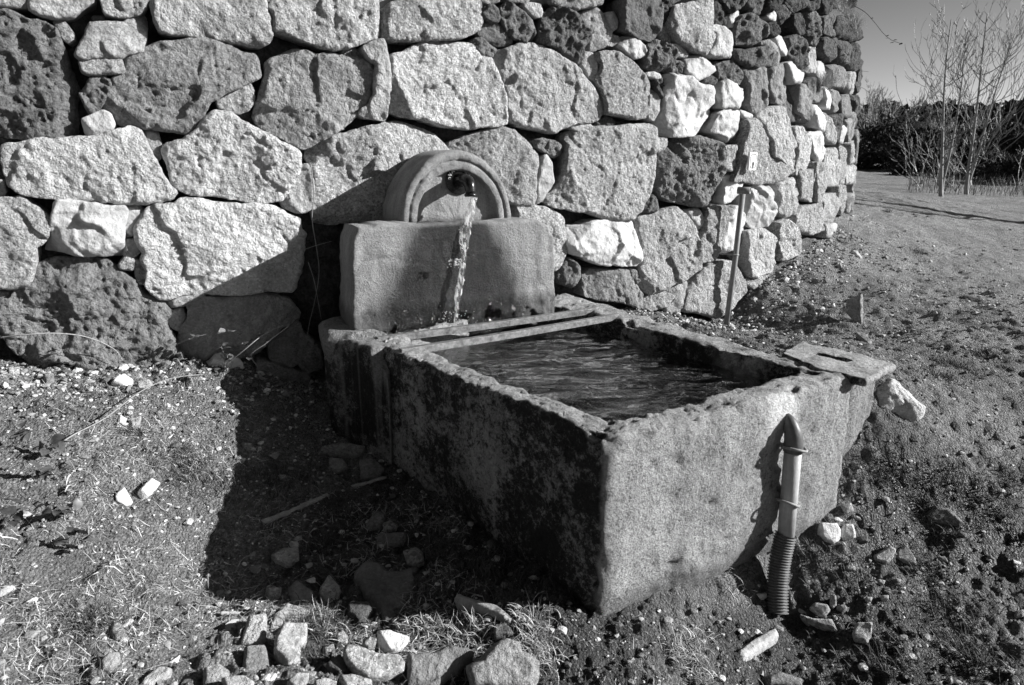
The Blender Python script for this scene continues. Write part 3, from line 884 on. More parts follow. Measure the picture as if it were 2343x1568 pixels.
# soil
def soil_mat():
    m = NB('bare_soil')
    geo = m.n('ShaderNodeNewGeometry')
    co = geo.outputs['Position']
    big = m.ramp(m.noise(co, 2.2, 7, 0.7), 0.3, 0.7, 0.62, 1.3)
    mid = m.ramp(m.noise(co, 18.0, 6, 0.7), 0.3, 0.7, 0.62, 1.38)
    fine = m.ramp(m.noise(co, 210.0, 4, 0.7), 0.3, 0.7, 0.55, 1.5)
    vc = m.voro(co, 120.0, out='Color')
    sp = m.n('ShaderNodeSeparateColor'); m.l(vc, sp.inputs[0])
    cr = m.ramp(sp.outputs[0], 0, 1, 0.7, 1.35)
    # wet, dark earth near the drain on the right and in the hollow by the trough
    sx = m.n('ShaderNodeSeparateXYZ'); m.l(co, sx.inputs[0])
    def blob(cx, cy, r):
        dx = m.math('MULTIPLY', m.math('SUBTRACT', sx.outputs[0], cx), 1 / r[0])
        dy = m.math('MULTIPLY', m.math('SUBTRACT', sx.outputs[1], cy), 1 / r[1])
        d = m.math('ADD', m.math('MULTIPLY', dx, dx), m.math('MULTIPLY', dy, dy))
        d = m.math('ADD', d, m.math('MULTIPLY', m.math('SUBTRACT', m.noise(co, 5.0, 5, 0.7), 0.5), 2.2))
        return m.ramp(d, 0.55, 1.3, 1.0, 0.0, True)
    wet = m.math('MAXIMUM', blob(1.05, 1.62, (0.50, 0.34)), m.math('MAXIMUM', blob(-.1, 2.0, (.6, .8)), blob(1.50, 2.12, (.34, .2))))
    # paler trodden path towards the trees
    dist = m.math('ADD', m.math('MULTIPLY', sx.outputs[0], 0.50), m.math('MULTIPLY', sx.outputs[1], 0.5))
    path = m.ramp(dist, 1.8, 4.5, 1.0, 1.35, True)
    c = m.math('MULTIPLY', m.math('MULTIPLY', big, mid), m.math('MULTIPLY', fine, cr))
    c = m.math('MULTIPLY', c, m.math('MULTIPLY', path, 0.185))
    left = m.ramp(sx.outputs[0], -0.9, 0.5, 1.22, 1.08, True)
    c = m.math('MULTIPLY', c, left)
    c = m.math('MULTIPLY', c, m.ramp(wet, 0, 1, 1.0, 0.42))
    m.color(c)
    m.l(m.ramp(wet, 0, 1, 0.95, 0.42), m.b.inputs['Roughness'])
    h = m.math('ADD', m.noise(co, 70.0, 6, 0.8), m.math('MULTIPLY', m.voro(co, 130.0), -0.7))
    m.bump(h, 0.03)
    return m.m
M_SOIL = soil_mat()
th = np.concatenate([np.radians(np.linspace(-62, 62, 560)), np.radians(np.linspace(62, 298, 90))[1:-1]])   # from +Y, clockwise
rr = np.concatenate([[0.02], np.geomspace(0.5, 1.1, 12)[:-1], np.geomspace(1.1, 12, 520)[:-1], np.geomspace(12, 400, 90)])
TH, RR = np.meshgrid(th, rr)
GX, GY = RR * np.sin(TH), RR * np.cos(TH)
GZ = ground_z(GX, GY)
nth, nr = len(th), len(rr)
gi = np.arange(nth * nr).reshape(nr, nth)
gi2 = np.concatenate([gi, gi[:, :1]], 1)
GF = np.stack([gi2[:-1, :-1], gi2[1:, :-1], gi2[1:, 1:], gi2[:-1, 1:]], -1).reshape(-1, 4)
g_o = obj('ground', np.stack([GX, GY, GZ], -1).reshape(-1, 3), GF[:, ::-1], M_SOIL, None, 1, True, (0, 0, 0))
tag(g_o, 'bare stony earth sloping down from the wall to the trough and round to the trees', kind='structure')
# ------------------------------------------------------------------ trough
RIM = 0.544
def W2(x, y, z=RIM): return on_z([(x, y)], z)[0][:2]
oFL, oFR = W2(1388, 1001), W2(1966, 860)
oBR, oBL = W2(1300, 668), W2(868, 793)
iFL, iFR = W2(1388, 962), W2(1836, 847)
iBR, iBL = W2(1266, 694), W2(897, 766)
# carry the back a little further so that it runs under the fountain block
def ext(a, b, d): v = (b - a) / np.linalg.norm(b - a); return b + v * d
oBL2 = ext(oFL, oBL, 0.02)

def loop_pts(c, n, rnd):
    """closed outline through 4 corners, n points a side, corners rounded by smoothing"""
    P = []
    for i in range(4):
        a, b = c[i], c[(i + 1) % 4]
        for k in range(n):
            P.append(a + (b - a) * k / n)
    P = np.array(P)
    for _ in range(rnd):
        P = 0.5 * P + 0.25 * (np.roll(P, 1, 0) + np.roll(P, -1, 0))
    return P

def trough_mesh():
    n = 110
    outer_c = [oFL, oFR, oBR, oBL2]; inner_c = [iFL, iFR, iBR, iBL]
    O = loop_pts(outer_c, n, 10); I = loop_pts(inner_c, n, 14)
    prof = []          # (blend outer->inner, z, batter outward)
    for k in range(44): prof.append((0.0, -0.04 + (RIM - 0.03 + 0.04) * k / 43, 0))
    for k in range(1, 6):
        a = math.pi / 2 * k / 6
        prof.append((0.22 * (1 - math.cos(a)), RIM - 0.03 + 0.03 * math.sin(a), 0))
    for k in range(0, 9): prof.append((0.24 + 0.52 * k / 8, RIM, 0))
    for k in range(1, 6):
        a = math.pi / 2 * k / 6
        prof.append((0.78 + 0.22 * math.sin(a), RIM - 0.022 * (1 - math.cos(a)), 0))
    for k in range(0, 24): prof.append((1.0, RIM - 0.024 - 0.37 * k / 23, 0))
    V = []
    cen = O.mean(0)
    for b, z, _ in prof:
        P = O * (1 - b) + I * b
        if b == 0 and z < 0.12:
            P = cen + (P - cen) * (1 - 0.05 * ((0.12 - z) / 0.24) ** 2)
        V.append(np.concatenate([P, np.full((len(P), 1), z)], 1))
    V = np.array(V)                       # (m, 4n, 3)
    m, N = V.shape[:2]
    # normals by finite differences for displacement
    dU = np.roll(V, -1, 1) - np.roll(V, 1, 1)
    dV = np.concatenate([V[1:2] - V[0:1], V[2:] - V[:-2], V[-1:] - V[-2:-1]])
    nr_ = np.cross(dU, dV)
    nr_ /= np.linalg.norm(nr_, axis=2, keepdims=True) + 1e-9
    P3 = V.reshape(-1, 3)
    disp = 0.012 * fbm(P3 * 5, 301, 3) + 0.007 * fbm(P3 * 20, 302, 3) + 0.004 * fbm(P3 * 75, 303, 3)
    edge_ = np.exp(-((P3[:, 2] - RIM + .012) / .022) ** 2)
    disp -= edge_ * 0.034 * np.clip(fbm(P3 * 9, 304, 4) - .02, 0, 1)
    front = np.clip((P3[:, 2] - 0.50) / 0.04, 0, 1)
    uv = P3[:, :2] * 9
    disp -= front * 0.018 * pits(uv * 1.0 + 3, 310, 0.35, .10, .28)
    disp -= front * 0.010 * pits(uv * 4, 311, 0.5, .15, .4)
    side = 1 - front
    sc = np.stack([(P3[:, 0] - P3[:, 1]) * 14, P3[:, 2] * 20], 1)
    disp -= side * 0.013 * pits(sc + .8 * np.stack([fbm(P3 * 15, 321, 2), fbm(P3 * 15, 322, 2)], 1), 320, 0.22, .08, .26)
    # worn, wavy outer edge
    V = V + nr_ * disp.reshape(m, N)[..., None]
    idx = np.arange(m * N).reshape(m, N)
    idn = np.roll(idx, -1, 1)
    F = np.stack([idx[:-1], idn[:-1], idn[1:], idx[1:]], -1).reshape(-1, 4)
    V = V.reshape(-1, 3)
    bot = idx[-1]
    V = np.concatenate([V, [[*I.mean(0), RIM - 0.40]]])
    Ft = [tuple(f) for f in F.tolist()] + [(int(bot[k]), int(bot[(k + 1) % N]), len(V) - 1) for k in range(N)]
    return V, Ft

def trough_mat():
    m = NB('trough_stone')
    co = m.oco(False)
    geo = m.n('ShaderNodeNewGeometry')
    tone = m.ocol()
    big = m.ramp(m.noise(co, 5.0, 8, 0.75), 0.3, 0.7, 0.70, 1.28)
    gr = m.ramp(m.noise(co, 120.0, 5, 0.8), 0.3, 0.7, 0.72, 1.3)
    sp = m.n('ShaderNodeSeparateColor'); m.l(m.voro(co, 160.0, out='Color'), sp.inputs[0])
    gr2 = m.ramp(sp.outputs[0], 0, 1, 0.82, 1.18)
    dark = m.math('MULTIPLY', m.ramp(m.noise(co, 24.0, 8, 0.8), 0.53, 0.64, 1.0, 0.45, True), m.ramp(m.noise(co, 55.0, 5, 0.7), 0.60, 0.66, 1.0, 0.35, True))          # dark lichen specks
    sc = m.n('ShaderNodeMapping'); sc.inputs['Scale'].default_value = (10, 10, 190); m.l(co, sc.inputs[0])
    st2 = m.n('ShaderNodeMapping'); st2.inputs['Scale'].default_value = (13, 13, 2.0); m.l(co, st2.inputs[0])
    tool = m.math('MULTIPLY', m.ramp(m.noise(sc.outputs[0], 1.0, 3, 0.6), 0.3, 0.7, 0.95, 1.05), m.ramp(m.noise(st2.outputs[0], 1.0, 6, 0.7), 0.35, 0.65, 0.80, 1.15))              # faint horizontal tooling
    pale = m.ramp(m.noise(co, 34.0, 5, 0.7), 0.66, 0.74, 0.0, 0.8, True)
    c = m.math('MULTIPLY', m.math('MULTIPLY', big, gr), m.math('MULTIPLY', gr2, m.math('MULTIPLY', dark, tool)))
    # left-facing side: patchy dark lichen, with that side's shade put into the colour too
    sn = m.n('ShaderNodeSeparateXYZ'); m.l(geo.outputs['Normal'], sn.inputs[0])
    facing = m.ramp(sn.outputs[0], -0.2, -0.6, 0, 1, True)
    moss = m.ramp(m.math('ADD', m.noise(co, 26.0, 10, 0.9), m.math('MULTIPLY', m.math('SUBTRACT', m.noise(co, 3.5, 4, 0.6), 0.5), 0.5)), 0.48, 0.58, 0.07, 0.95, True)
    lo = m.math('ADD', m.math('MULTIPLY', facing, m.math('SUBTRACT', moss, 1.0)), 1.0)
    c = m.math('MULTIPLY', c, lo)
    sz = m.n('ShaderNodeSeparateXYZ'); m.l(geo.outputs['Position'], sz.inputs[0])
    inner = m.ramp(sz.outputs[2], 0.0, 0.07, 0.55, 1.0, True)                            # darker towards the foot
    c = m.math('MULTIPLY', c, inner)
    # lime wash running down from the drain hole
    def run(px_, py_, w):
        dx = m.math('SUBTRACT', sz.outputs[0], px_)
        dx = m.math('ADD', dx, m.math('MULTIPLY', m.math('SUBTRACT', m.noise(co, 30.0, 4, 0.7), 0.5), 0.05))
        d = m.math('ABSOLUTE', dx)
        return m.math('MULTIPLY', m.ramp(d, w * 0.3, w, 1, 0, True), m.ramp(sz.outputs[2], 0.30, 0.47, 0, 1, True))
    wash = m.math('MULTIPLY', run(0.845, 0, 0.085), m.ramp(sn.outputs[1], -0.3, -0.7, 0, 1))
    c = m.math('ADD', m.math('MULTIPLY', c, tone), m.math('MULTIPLY', wash, 0.30))
    c = m.math('ADD', c, m.math('MULTIPLY', m.math('MULTIPLY', pale, 0.10), m.ramp(facing, 0, 1, 1, 0.8)))
    m.color(m.math('MINIMUM', c, 0.85))
    m.b.inputs['Roughness'].default_value = 0.85
    h = m.math('ADD', m.noise(co, 85.0, 6, 0.8), m.math('ADD', m.math('MULTIPLY', m.noise(sc.outputs[0], 1.0, 3, 0.6), 0.2), m.math('MULTIPLY', m.noise(co, 32.0, 6, 0.7), 1.1)))
    m.bump(h, 0.018)
    return m.m
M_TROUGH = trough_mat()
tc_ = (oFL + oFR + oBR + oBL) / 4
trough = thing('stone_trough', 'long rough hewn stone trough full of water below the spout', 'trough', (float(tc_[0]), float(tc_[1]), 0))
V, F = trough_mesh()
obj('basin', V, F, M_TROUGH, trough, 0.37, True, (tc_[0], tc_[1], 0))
# separate shorter block at the back left of the basin
def slab(name, pix, z0, z1, mat, parent, tone, kind='m', seed=1, step=0.008, edge=.1, facets=2, relief=.6, proud=0.0, world=None):
    P = world if world is not None else on_z(pix, z1)[:, :2]
    r = stone_uvh(P, kind, seed, step=step, depth=(z1 - z0), relief=relief, edge=edge, facets=facets, tilt=(0, 0))
    V, F, c = r
    V = V.copy(); V[:, 2] += z1
    return obj(name, V, F, mat, parent, tone, True, (c[0], c[1], z0))
slab('end_block', [(738, 770), (884, 806), (905, 792), (930, 770), (860, 760), (770, 752)], 0.0, RIM, M_TROUGH, trough, 0.26, 'm', 411, edge=.1)

# water in the trough
def water_mat(name='clear_water', tint=0.75, rough=0.0, bump_d=0.006, milky=0.0):
    m = NB(name)
    m.b.inputs['Base Color'].default_value = (tint, tint, tint, 1)
    m.b.inputs['Transmission Weight'].default_value = 1.0
    m.b.inputs['IOR'].default_value = 1.33
    m.b.inputs['Roughness'].default_value = rough
    m.b.inputs['Specular IOR Level'].default_value = 0.5
    return m
mw = water_mat()
geo = mw.n('ShaderNodeNewGeometry')
mp = mw.n('ShaderNodeMapping'); mp.inputs['Rotation'].default_value = (0, 0, math.radians(-20)); mp.inputs['Scale'].default_value = (1.0, 2.6, 1.0)
mw.l(geo.outputs['Position'], mp.inputs[0])
hn = mw.math('ADD', mw.noise(mp.outputs[0], 4.6, 1, 0.4, 1.2), mw.math('MULTIPLY', mw.noise(mp.outputs[0], 17.0, 1, 0.4, 0.3), 0.10))
mw.bump(hn, 0.012)
M_WATER = mw.m
WZ = 0.468
wo = [ext(iFR, iFL, .03), ext(iFL, iFR, .03), ext(iFR, iBR, .05), ext(iFL, iBL, .05)]
wo = [iFL, iFR, ext(iFR, iBR, .10), ext(iFL, iBL, .10)]
wc = sum(wo) / 4
wo = [wc + (p - wc) * 1.045 for p in wo]
nu, nv = 150, 190
U, Vv = np.meshgrid(np.linspace(0, 1, nu), np.linspace(0, 1, nv))
WP = (wo[0] * 1)[None, None] * ((1 - U) * (1 - Vv))[..., None] + wo[1] * (U * (1 - Vv))[..., None] + wo[2] * (U * Vv)[..., None] + wo[3] * ((1 - U) * Vv)[..., None]
imp = W2(1043, 742, WZ)
rx, ry = WP[..., 0] - imp[0], WP[..., 1] - imp[1]
rd = np.hypot(rx, ry)
q3 = np.stack([WP[..., 0].ravel(), WP[..., 1].ravel() * 2.2, np.zeros(rd.size)], 1)
def dirw(a, k, seed_):
    w1 = 1.5 * fbm(q3 * 2.2, seed_, 2).reshape(rd.shape)
    return np.sin((rx * math.cos(a) + ry * math.sin(a)) * k + w1)
wz = 0.0060 * dirw(-.95, 30, 56) + 0.0034 * dirw(-1.5, 42, 57) + 0.0020 * dirw(-.3, 58, 58)
wz *= np.clip(.35 + .9 * fbm(q3 * 1.8, 59, 2).reshape(rd.shape) + .25, .15, 1.2)
wz += 0.0045 * np.sin(rd * 48 + 2.2 * fbm(q3 * 4, 51, 2).reshape(rd.shape)) * np.exp(-rd * 2.2) + 0.003 * fbm(q3 * 4.5, 52, 1).reshape(rd.shape)
wz += 0.022 * np.exp(-rd / 0.05) * fbm(q3 * 60, 53, 2).reshape(rd.shape) + 0.008 * np.exp(-rd / 0.25) * fbm(q3 * 32, 54, 2).reshape(rd.shape)
WV = np.concatenate([WP, (WZ + wz)[..., None]], -1).reshape(-1, 3)
wi = np.arange(nu * nv).reshape(nv, nu)
WF = np.stack([wi[:-1, :-1], wi[:-1, 1:], wi[1:, 1:], wi[1:, :-1]], -1).reshape(-1, 4)
tag(obj('water', WV, WF, M_WATER, None, 1, True, (wc[0], wc[1], WZ)), 'dark rippling water filling the stone trough', kind='structure')

# ------------------------------------------------------------------ fountain block with its arched head
PA = math.radians(27)
PW = np.array([math.cos(PA), math.sin(PA), 0]); PN = np.array([math.sin(PA), -math.cos(PA), 0])
PO = on_z([(806, 762)], RIM)[0]
fountain = thing('fountain', 'concrete fountain block with a round arched head and iron spout against the wall', 'fountain', tuple(float(v) for v in (PO + PW * .45)))
def ped_uz(pix, back=0.0):
    P = on_plane(pix, PO - PN * back, PN)
    return np.stack([(P - PO) @ PW, P[:, 2]], 1)
def ped_world(u, z, h):
    return PO[None] * [1, 1, 0] + PW * np.asarray(u)[:, None] + np.array([0, 0, 1.0]) * np.asarray(z)[:, None] + PN * np.asarray(h)[:, None]
fo = ped_uz([(803, 770), (805, 700), (805, 620), (806, 556), (818, 517), (1000, 510), (1229, 503), (1258, 517), (1271, 545), (1271, 640), (1262, 716), (1100, 733), (950, 750)])
fo[:, 1] = np.where(fo[:, 1] < 0.62, 0.45, fo[:, 1])
top_z = fo[5, 1]
r = stone_uvh(fo, 'm', 900, step=0.006, depth=0.34, relief=0.45, edge=.015, facets=0, tilt=(0, 0))
V, F, c = r

def ped_mat():
    m = NB('worn_concrete')
    geo = m.n('ShaderNodeNewGeometry')
    tc = m.n('ShaderNodeTexCoord'); co = tc.outputs['Object']
    tone = m.ocol()
    pos = m.n('ShaderNodeVectorMath', operation='DOT_PRODUCT'); m.l(geo.outputs['Position'], pos.inputs[0]); pos.inputs[1].default_value = tuple(PW)
    u = m.math('SUBTRACT', pos.outputs['Value'], float(PO @ PW))
    sx = m.n('ShaderNodeSeparateXYZ'); m.l(geo.outputs['Position'], sx.inputs[0]); z = sx.outputs[2]
    # wet fan below the spout: widens downwards
    cx = float(ped_uz([(1040, 600)])[0, 0])
    width = m.ramp(z, 0.60, top_z, 0.34, 0.15)
    nz_ = m.math('MULTIPLY', m.math('SUBTRACT', m.noise(co, 7.0, 5, 0.65), 0.5), 0.55)
    d = m.math('DIVIDE', m.math('ABSOLUTE', m.math('SUBTRACT', u, cx)), width)
    d = m.math('ADD', d, nz_)
    wet = m.ramp(d, 0.75, 1.40, 1, 0, True)
    below = m.ramp(z, top_z + 0.015, top_z - 0.02, 0, 1)
    wet = m.math('MULTIPLY', wet, below)
    base = m.ramp(m.math('ADD', z, m.math('MULTIPLY', nz_, 0.18)), 0.60, 0.66, 1, 0, True)   # moss and damp along the waterline
    gr = m.ramp(m.noise(co, 140.0, 5, 0.8), 0.3, 0.7, 0.75, 1.28)
    bg = m.ramp(m.noise(co, 6.0, 8, 0.75), 0.3, 0.7, 0.70, 1.28)
    stn = m.n('ShaderNodeMapping'); stn.inputs['Scale'].default_value = (16, 16, 2.2); m.l(co, stn.inputs[0])
    tone = m.math('MULTIPLY', tone, m.ramp(m.noise(stn.outputs[0], 1.0, 6, 0.7), 0.35, 0.65, 0.74, 1.12))
    spk = m.ramp(m.noise(co, 50.0, 7, 0.85), 0.55, 0.66, 1.0, 0.5, True)
    c = m.math('MULTIPLY', m.math('MULTIPLY', gr, bg), m.math('MULTIPLY', spk, tone))
    c = m.math('MULTIPLY', c, m.ramp(wet, 0, 1, 1, 0.13))
    c = m.math('MULTIPLY', c, m.ramp(base, 0, 1, 1, 0.45))
    m.color(m.math('MINIMUM', c, 0.8))
    m.l(m.ramp(wet, 0.2, 0.9, 0.85, 0.12), m.b.inputs['Roughness'])
    m.l(m.ramp(wet, 0.2, 0.9, 0.15, 0.42), m.b.inputs['Specular IOR Level'])
    h = m.math('ADD', m.noise(co, 110.0, 6, 0.8), m.math('MULTIPLY', m.noise(co, 30.0, 5, 0.7), 0.6))
    m.bump(h, 0.015)
    return m.m
M_PED = ped_mat()
Wd = ped_world(V[:, 0], V[:, 1], V[:, 2])
low = Wd[:, 2] < 0.66
P3 = Wd
lump = np.clip((0.66 - Wd[:, 2]) / 0.08, 0, 1) * (V[:, 2] > -0.05)
Wd = Wd + PN * (lump * (0.022 + 0.034 * fbm(P3 * 18, 71, 3)))[:, None]
obj('base_block', Wd, F, M_PED, fountain, 0.35, True, ped_world([c[0]], [c[1]], [0])[0])

# arched head: half ring round a recessed panel, swept as a solid
BK = 0.125
a_l, a_r, a_t = ped_uz([(917, 503), (1173, 492), (1050, 343)], BK)
acu = (a_l[0] + a_r[0]) / 2
AR = (a_r[0] - a_l[0]) / 2
AH = a_t[1] - top_z
def arch_pt(th, r, h):        # th 0..pi from right to left
    return acu + AR * r * math.cos(th), top_z - 0.012 + (AH + 0.012) * r * max(0.0, math.sin(th)), -BK + h
prof = [(1.0, -0.26), (1.0, -0.18), (1.0, -0.10), (1.0, -0.055), (0.995, -0.03), (0.982, -0.012), (0.962, -0.003), (0.93, 0.0), (0.875, -0.001), (0.862, -0.009), (0.85, -0.011), (0.84, -0.003), (0.80, -0.001), (0.75, -0.002), (0.725, -0.006), (0.715, -0.018), (0.71, -0.034), (0.70, -0.040), (0.6, -0.041), (0.5, -0.041), (0.4, -0.041), (0.3, -.041), (0.2, -0.041), (0.1, -0.041), (0.0, -0.041)]
nth_ = 130
V, F = [], []
for i in range(nth_ + 1):
    t = math.pi * i / nth_
    for r_, h_ in prof: V.append(arch_pt(t, r_, h_))
V = np.array(V)
k = len(prof)
for i in range(nth_):
    for j in range(k - 1):
        F.append((i * k + j, i * k + j + 1, (i + 1) * k + j + 1, (i + 1) * k + j))
q = np.stack([V[:, 0] * 1, V[:, 1], V[:, 2]], 1)
V[:, 2] += 0.008 * fbm(q * 12, 81, 3) + 0.004 * fbm(q * 50, 82, 3)
V[:, 0] += 0.005 * fbm(q * 11, 84, 3)
V[:, 1] += 0.004 * fbm(q * 10, 83, 3) * np.clip((V[:, 1] - top_z) * 20, 0, 1)
Wd = ped_world(V[:, 0], V[:, 1], V[:, 2])
obj('arched_head', Wd, F, M_PED, fountain, 0.36, True, ped_world([acu], [top_z], [-BK])[0])
# rough ledge and dark mortar under the block
slab('ledge', [(726, 730), (790, 716), (806, 735), (880, 752), (905, 762), (800, 768), (738, 765)], RIM - 0.10, RIM + 0.02, M_GRANITE, fountain, 0.24, 'm', 421, edge=.15, facets=0)

# spout
iron = NB('black_iron')
ico_ = iron.oco(False)
iron.color(iron.ramp(iron.noise(ico_, 60.0, 5, 0.7), 0.3, 0.7, 0.012, 0.05))
iron.b.inputs['Metallic'].default_value = 0.6
iron.b.inputs['Roughness'].default_value = 0.24
iron.b.inputs['Specular IOR Level'].default_value = 0.6
iron.bump(iron.noise(ico_, 45.0, 4, 0.6), 0.0008)
M_IRON = iron.m
sp_u, sp_z = ped_uz([(1049, 413)], BK + 0.041)[0]
def PWp(u, z, h): return ped_world([u], [z], [h])[0]
HB = -BK - 0.041
ctr = []
n_out = 0.115
pathp = [(sp_u, sp_z, HB + 0.004), (sp_u, sp_z + .001, HB + 0.035), (sp_u, sp_z + .002, HB + 0.070), (sp_u, sp_z, HB + 0.095)]
for a in range(1, 8):
    t = math.radians(80) * a / 7
    pathp.append((sp_u, sp_z - 0.034 * (1 - math.cos(t)), HB + 0.095 + 0.034 * math.sin(t)))
e_ = pathp[-1]
pathp += [(sp_u, e_[1] - .012, e_[2] + .002), (sp_u, e_[1] - .023, e_[2] + .003)]
rad = [0.030, 0.0295, 0.029, 0.028] + [0.0275 - 0.0007 * i for i in range(7)] + [0.0225, 0.0225]
V, F = tube([PWp(*p) for p in pathp], rad, 24)
spout = obj('spout', V, F, M_IRON, fountain, 1, True, PWp(*pathp[0]))
e_ = pathp[-1]
V, F = tube([PWp(sp_u, e_[1] + .002, e_[2] - .0003), PWp(sp_u, e_[1] - .003, e_[2]), PWp(sp_u, e_[1] - .008, e_[2] + .0005), PWp(sp_u, e_[1] - .013, e_[2] + .001)], [0.021, 0.027, 0.028, 0.024], 24)
lip = obj('spout_lip', V, F, M_IRON, spout, 1)
TIP = PWp(sp_u, e_[1] - .013, e_[2] + .001)
V, F = tube([PWp(sp_u, sp_z, HB), PWp(sp_u, sp_z, HB + .006), PWp(sp_u, sp_z, HB + .010), PWp(sp_u, sp_z, HB + .012)], [0.063, 0.064, 0.062, 0.03], 40)
fl = obj('flange', V, F, M_IRON, spout, 1)
brass = NB('worn_metal_letters')
brass.b.inputs['Base Color'].default_value = (.62, .62, .62, 1)
brass.b.inputs['Metallic'].default_value = 0.0
brass.b.inputs['Roughness'].default_value = 0.4
V_all, F_all = [], []
word = 'oVAMAIZEN'
for i, ch in enumerate(word):
    cu = bpy.data.curves.new('letter', 'FONT')
    cu.body = ch; cu.size = 0.025; cu.extrude = 0.0020; cu.align_x = 'CENTER'
    to = bpy.data.objects.new('letter', cu); COL.objects.link(to)
    bpy.context.view_layer.update(); dg = bpy.context.evaluated_depsgraph_get()
    me = to.evaluated_get(dg).to_mesh()
    ang = math.radians(168 - i * 18.5)
    o = len(V_all)
    for v in me.vertices:
        lx, ly = v.co.x, v.co.y
        rr_ = 0.0430 + ly
        uu = math.cos(ang) * rr_ + math.sin(ang) * lx
        zz = math.sin(ang) * rr_ - math.cos(ang) * lx
        V_all.append(PWp(sp_u + uu, sp_z + zz, HB + .0135 + v.co.z))
    for p in me.polygons: F_all.append(tuple(i2 + o for i2 in p.vertices))
    to.evaluated_get(dg).to_mesh_clear()
    bpy.data.objects.remove(to); bpy.data.curves.remove(cu)
let = obj('raised_lettering', V_all, F_all, brass.m, spout, 1, False)

# falling water: a twisting ribbon of clear water from the spout back to the block's foot
stm = water_mat('falling_water', 0.95, 0.06)
gco = stm.oco(False)
mp = stm.n('ShaderNodeMapping'); mp.inputs['Scale'].default_value = (1, 1, 0.22); stm.l(gco, mp.inputs[0])
sn_ = stm.noise(mp.outputs[0], 75.0, 2, 0.5, 1.2)
stm.bump(sn_, 0.004)
df = stm.n('ShaderNodeBsdfDiffuse'); df.inputs['Color'].default_value = (.85, .85, .85, 1)
mx = stm.n('ShaderNodeMixShader')
tp_ = stm.n('ShaderNodeBsdfTransparent'); tp_.inputs['Color'].default_value = (.92, .92, .92, 1)
m0 = stm.n('ShaderNodeMixShader'); m0.inputs[0].default_value = 0.5
stm.l(tp_.outputs[0], m0.inputs[1]); stm.l(stm.b.outputs[0], m0.inputs[2])
tl_ = stm.n('ShaderNodeBsdfTranslucent'); tl_.inputs['Color'].default_value = (.85, .85, .85, 1)
m1 = stm.n('ShaderNodeMixShader'); m1.inputs[0].default_value = 0.4
stm.l(df.outputs[0], m1.inputs[1]); stm.l(tl_.outputs[0], m1.inputs[2])
stm.l(stm.ramp(sn_, 0.48, 0.60, 0.05, 0.70, True), mx.inputs[0])  # white streaks mixed in as painted sun glints on the water
stm.l(m0.outputs[0], mx.inputs[1]); stm.l(m1.outputs[0], mx.inputs[2])
out_ = [n for n in stm.t.nodes if n.type == 'OUTPUT_MATERIAL'][0]
stm.l(mx.outputs[0], out_.inputs['Surface'])
def stream():
    pts = [(1084, 452), (1079, 470), (1073, 492), (1066, 520), (1064, 545), (1063, 565), (1063, 580), (1060, 600), (1056, 620), (1054, 640), (1050, 660), (1047, 680), (1045, 700), (1044, 720), (1043, 745)]
    wid = [17, 20, 25, 31, 28, 22, 15, 13, 15, 19, 20, 16, 11, 9, 11]
    h0 = e_[2] + .001
    h1 = 0.055
    V, F = [], []
    m_ = 90; n_ = 22
    xs = np.interp(np.linspace(0, 1, m_), np.linspace(0, 1, len(pts)), [p[0] for p in pts])
    ys = np.linspace(pts[0][1], pts[-1][1], m_)
    xs = np.interp(ys, [p[1] for p in pts], [p[0] for p in pts])
    ws = np.interp(ys, [p[1] for p in pts], wid)
    for i in range(m_):
        t = i / (m_ - 1)
        h = h0 + (h1 - h0) * (t ** 0.7)
        u, z = ped_uz([(xs[i], ys[i])], -h)[0]
        w = ws[i] / F_PX * 3.0 * 0.5 * 0.85
        tw = 0.3 + 5.2 * t
        for k in range(n_):
            a = 2 * math.pi * k / n_
            rx_ = w * math.cos(a); ry_ = w * (0.30 + 0.12 * math.sin(t * 25)) * math.sin(a)
            rx_ *= 1 + 0.16 * math.sin(3 * a + tw * 2) + 0.10 * math.sin(7 * a + t * 60)
            V.append(PWp(u + rx_ + 0.0018 * math.sin(t * 70), z, h + ry_))
    for i in range(m_ - 1):
        for k in range(n_):
            k2 = (k + 1) % n_
            F.append((i * n_ + k, i * n_ + k2, (i + 1) * n_ + k2, (i + 1) * n_ + k))
    return V, F
V, F = stream()
V = np.array(V)
V = V + 0.002 * np.stack([fbm(V * [80, 80, 30], 91, 2), fbm(V * [80, 80, 30], 92, 2), np.zeros(len(V))], 1)
st = obj('falling_water', V, F, stm.m, None, 1)
tag(st, 'clear twisting stream of water falling from the iron spout', 'water stream')
# splashes knocked off the stream
mb = MB()
rsx = np.random.RandomState(8)
import bmesh
def ico(sub):
    bm = bmesh.new(); bmesh.ops.create_icosphere(bm, subdivisions=sub, radius=1)
    V = np.array([tuple(v.co) for v in bm.verts]); F = [tuple(v.index for v in f.verts) for f in bm.faces]
    bm.free(); return V, F
I1, IF1 = ico(1); I2, IF2 = ico(2); I3, IF3 = ico(3)
for k in range(130):
    if k < 45:
        u, z = ped_uz([(1040 + rsx.normal(0, 7), 600 + rsx.normal(0, 5))], -0.07)[0]; h = .07; r_ = rsx.uniform(.0012, .005)
    else:
        u, z = ped_uz([(1040 + rsx.normal(0, 22), 738 - abs(rsx.normal(0, 14)))], -0.06)[0]; h = .06 + rsx.normal(0, .02); r_ = rsx.uniform(.001, .0035)
    c0 = PWp(u, z, h)
    mb.add(c0 + I1 * r_ * rsx.uniform(.6, 1.4, 3), IF1)
dr = mb.obj('water_droplets', stm.m)
tag(dr, 'droplets splashing round the foot of the falling water', kind='stuff')

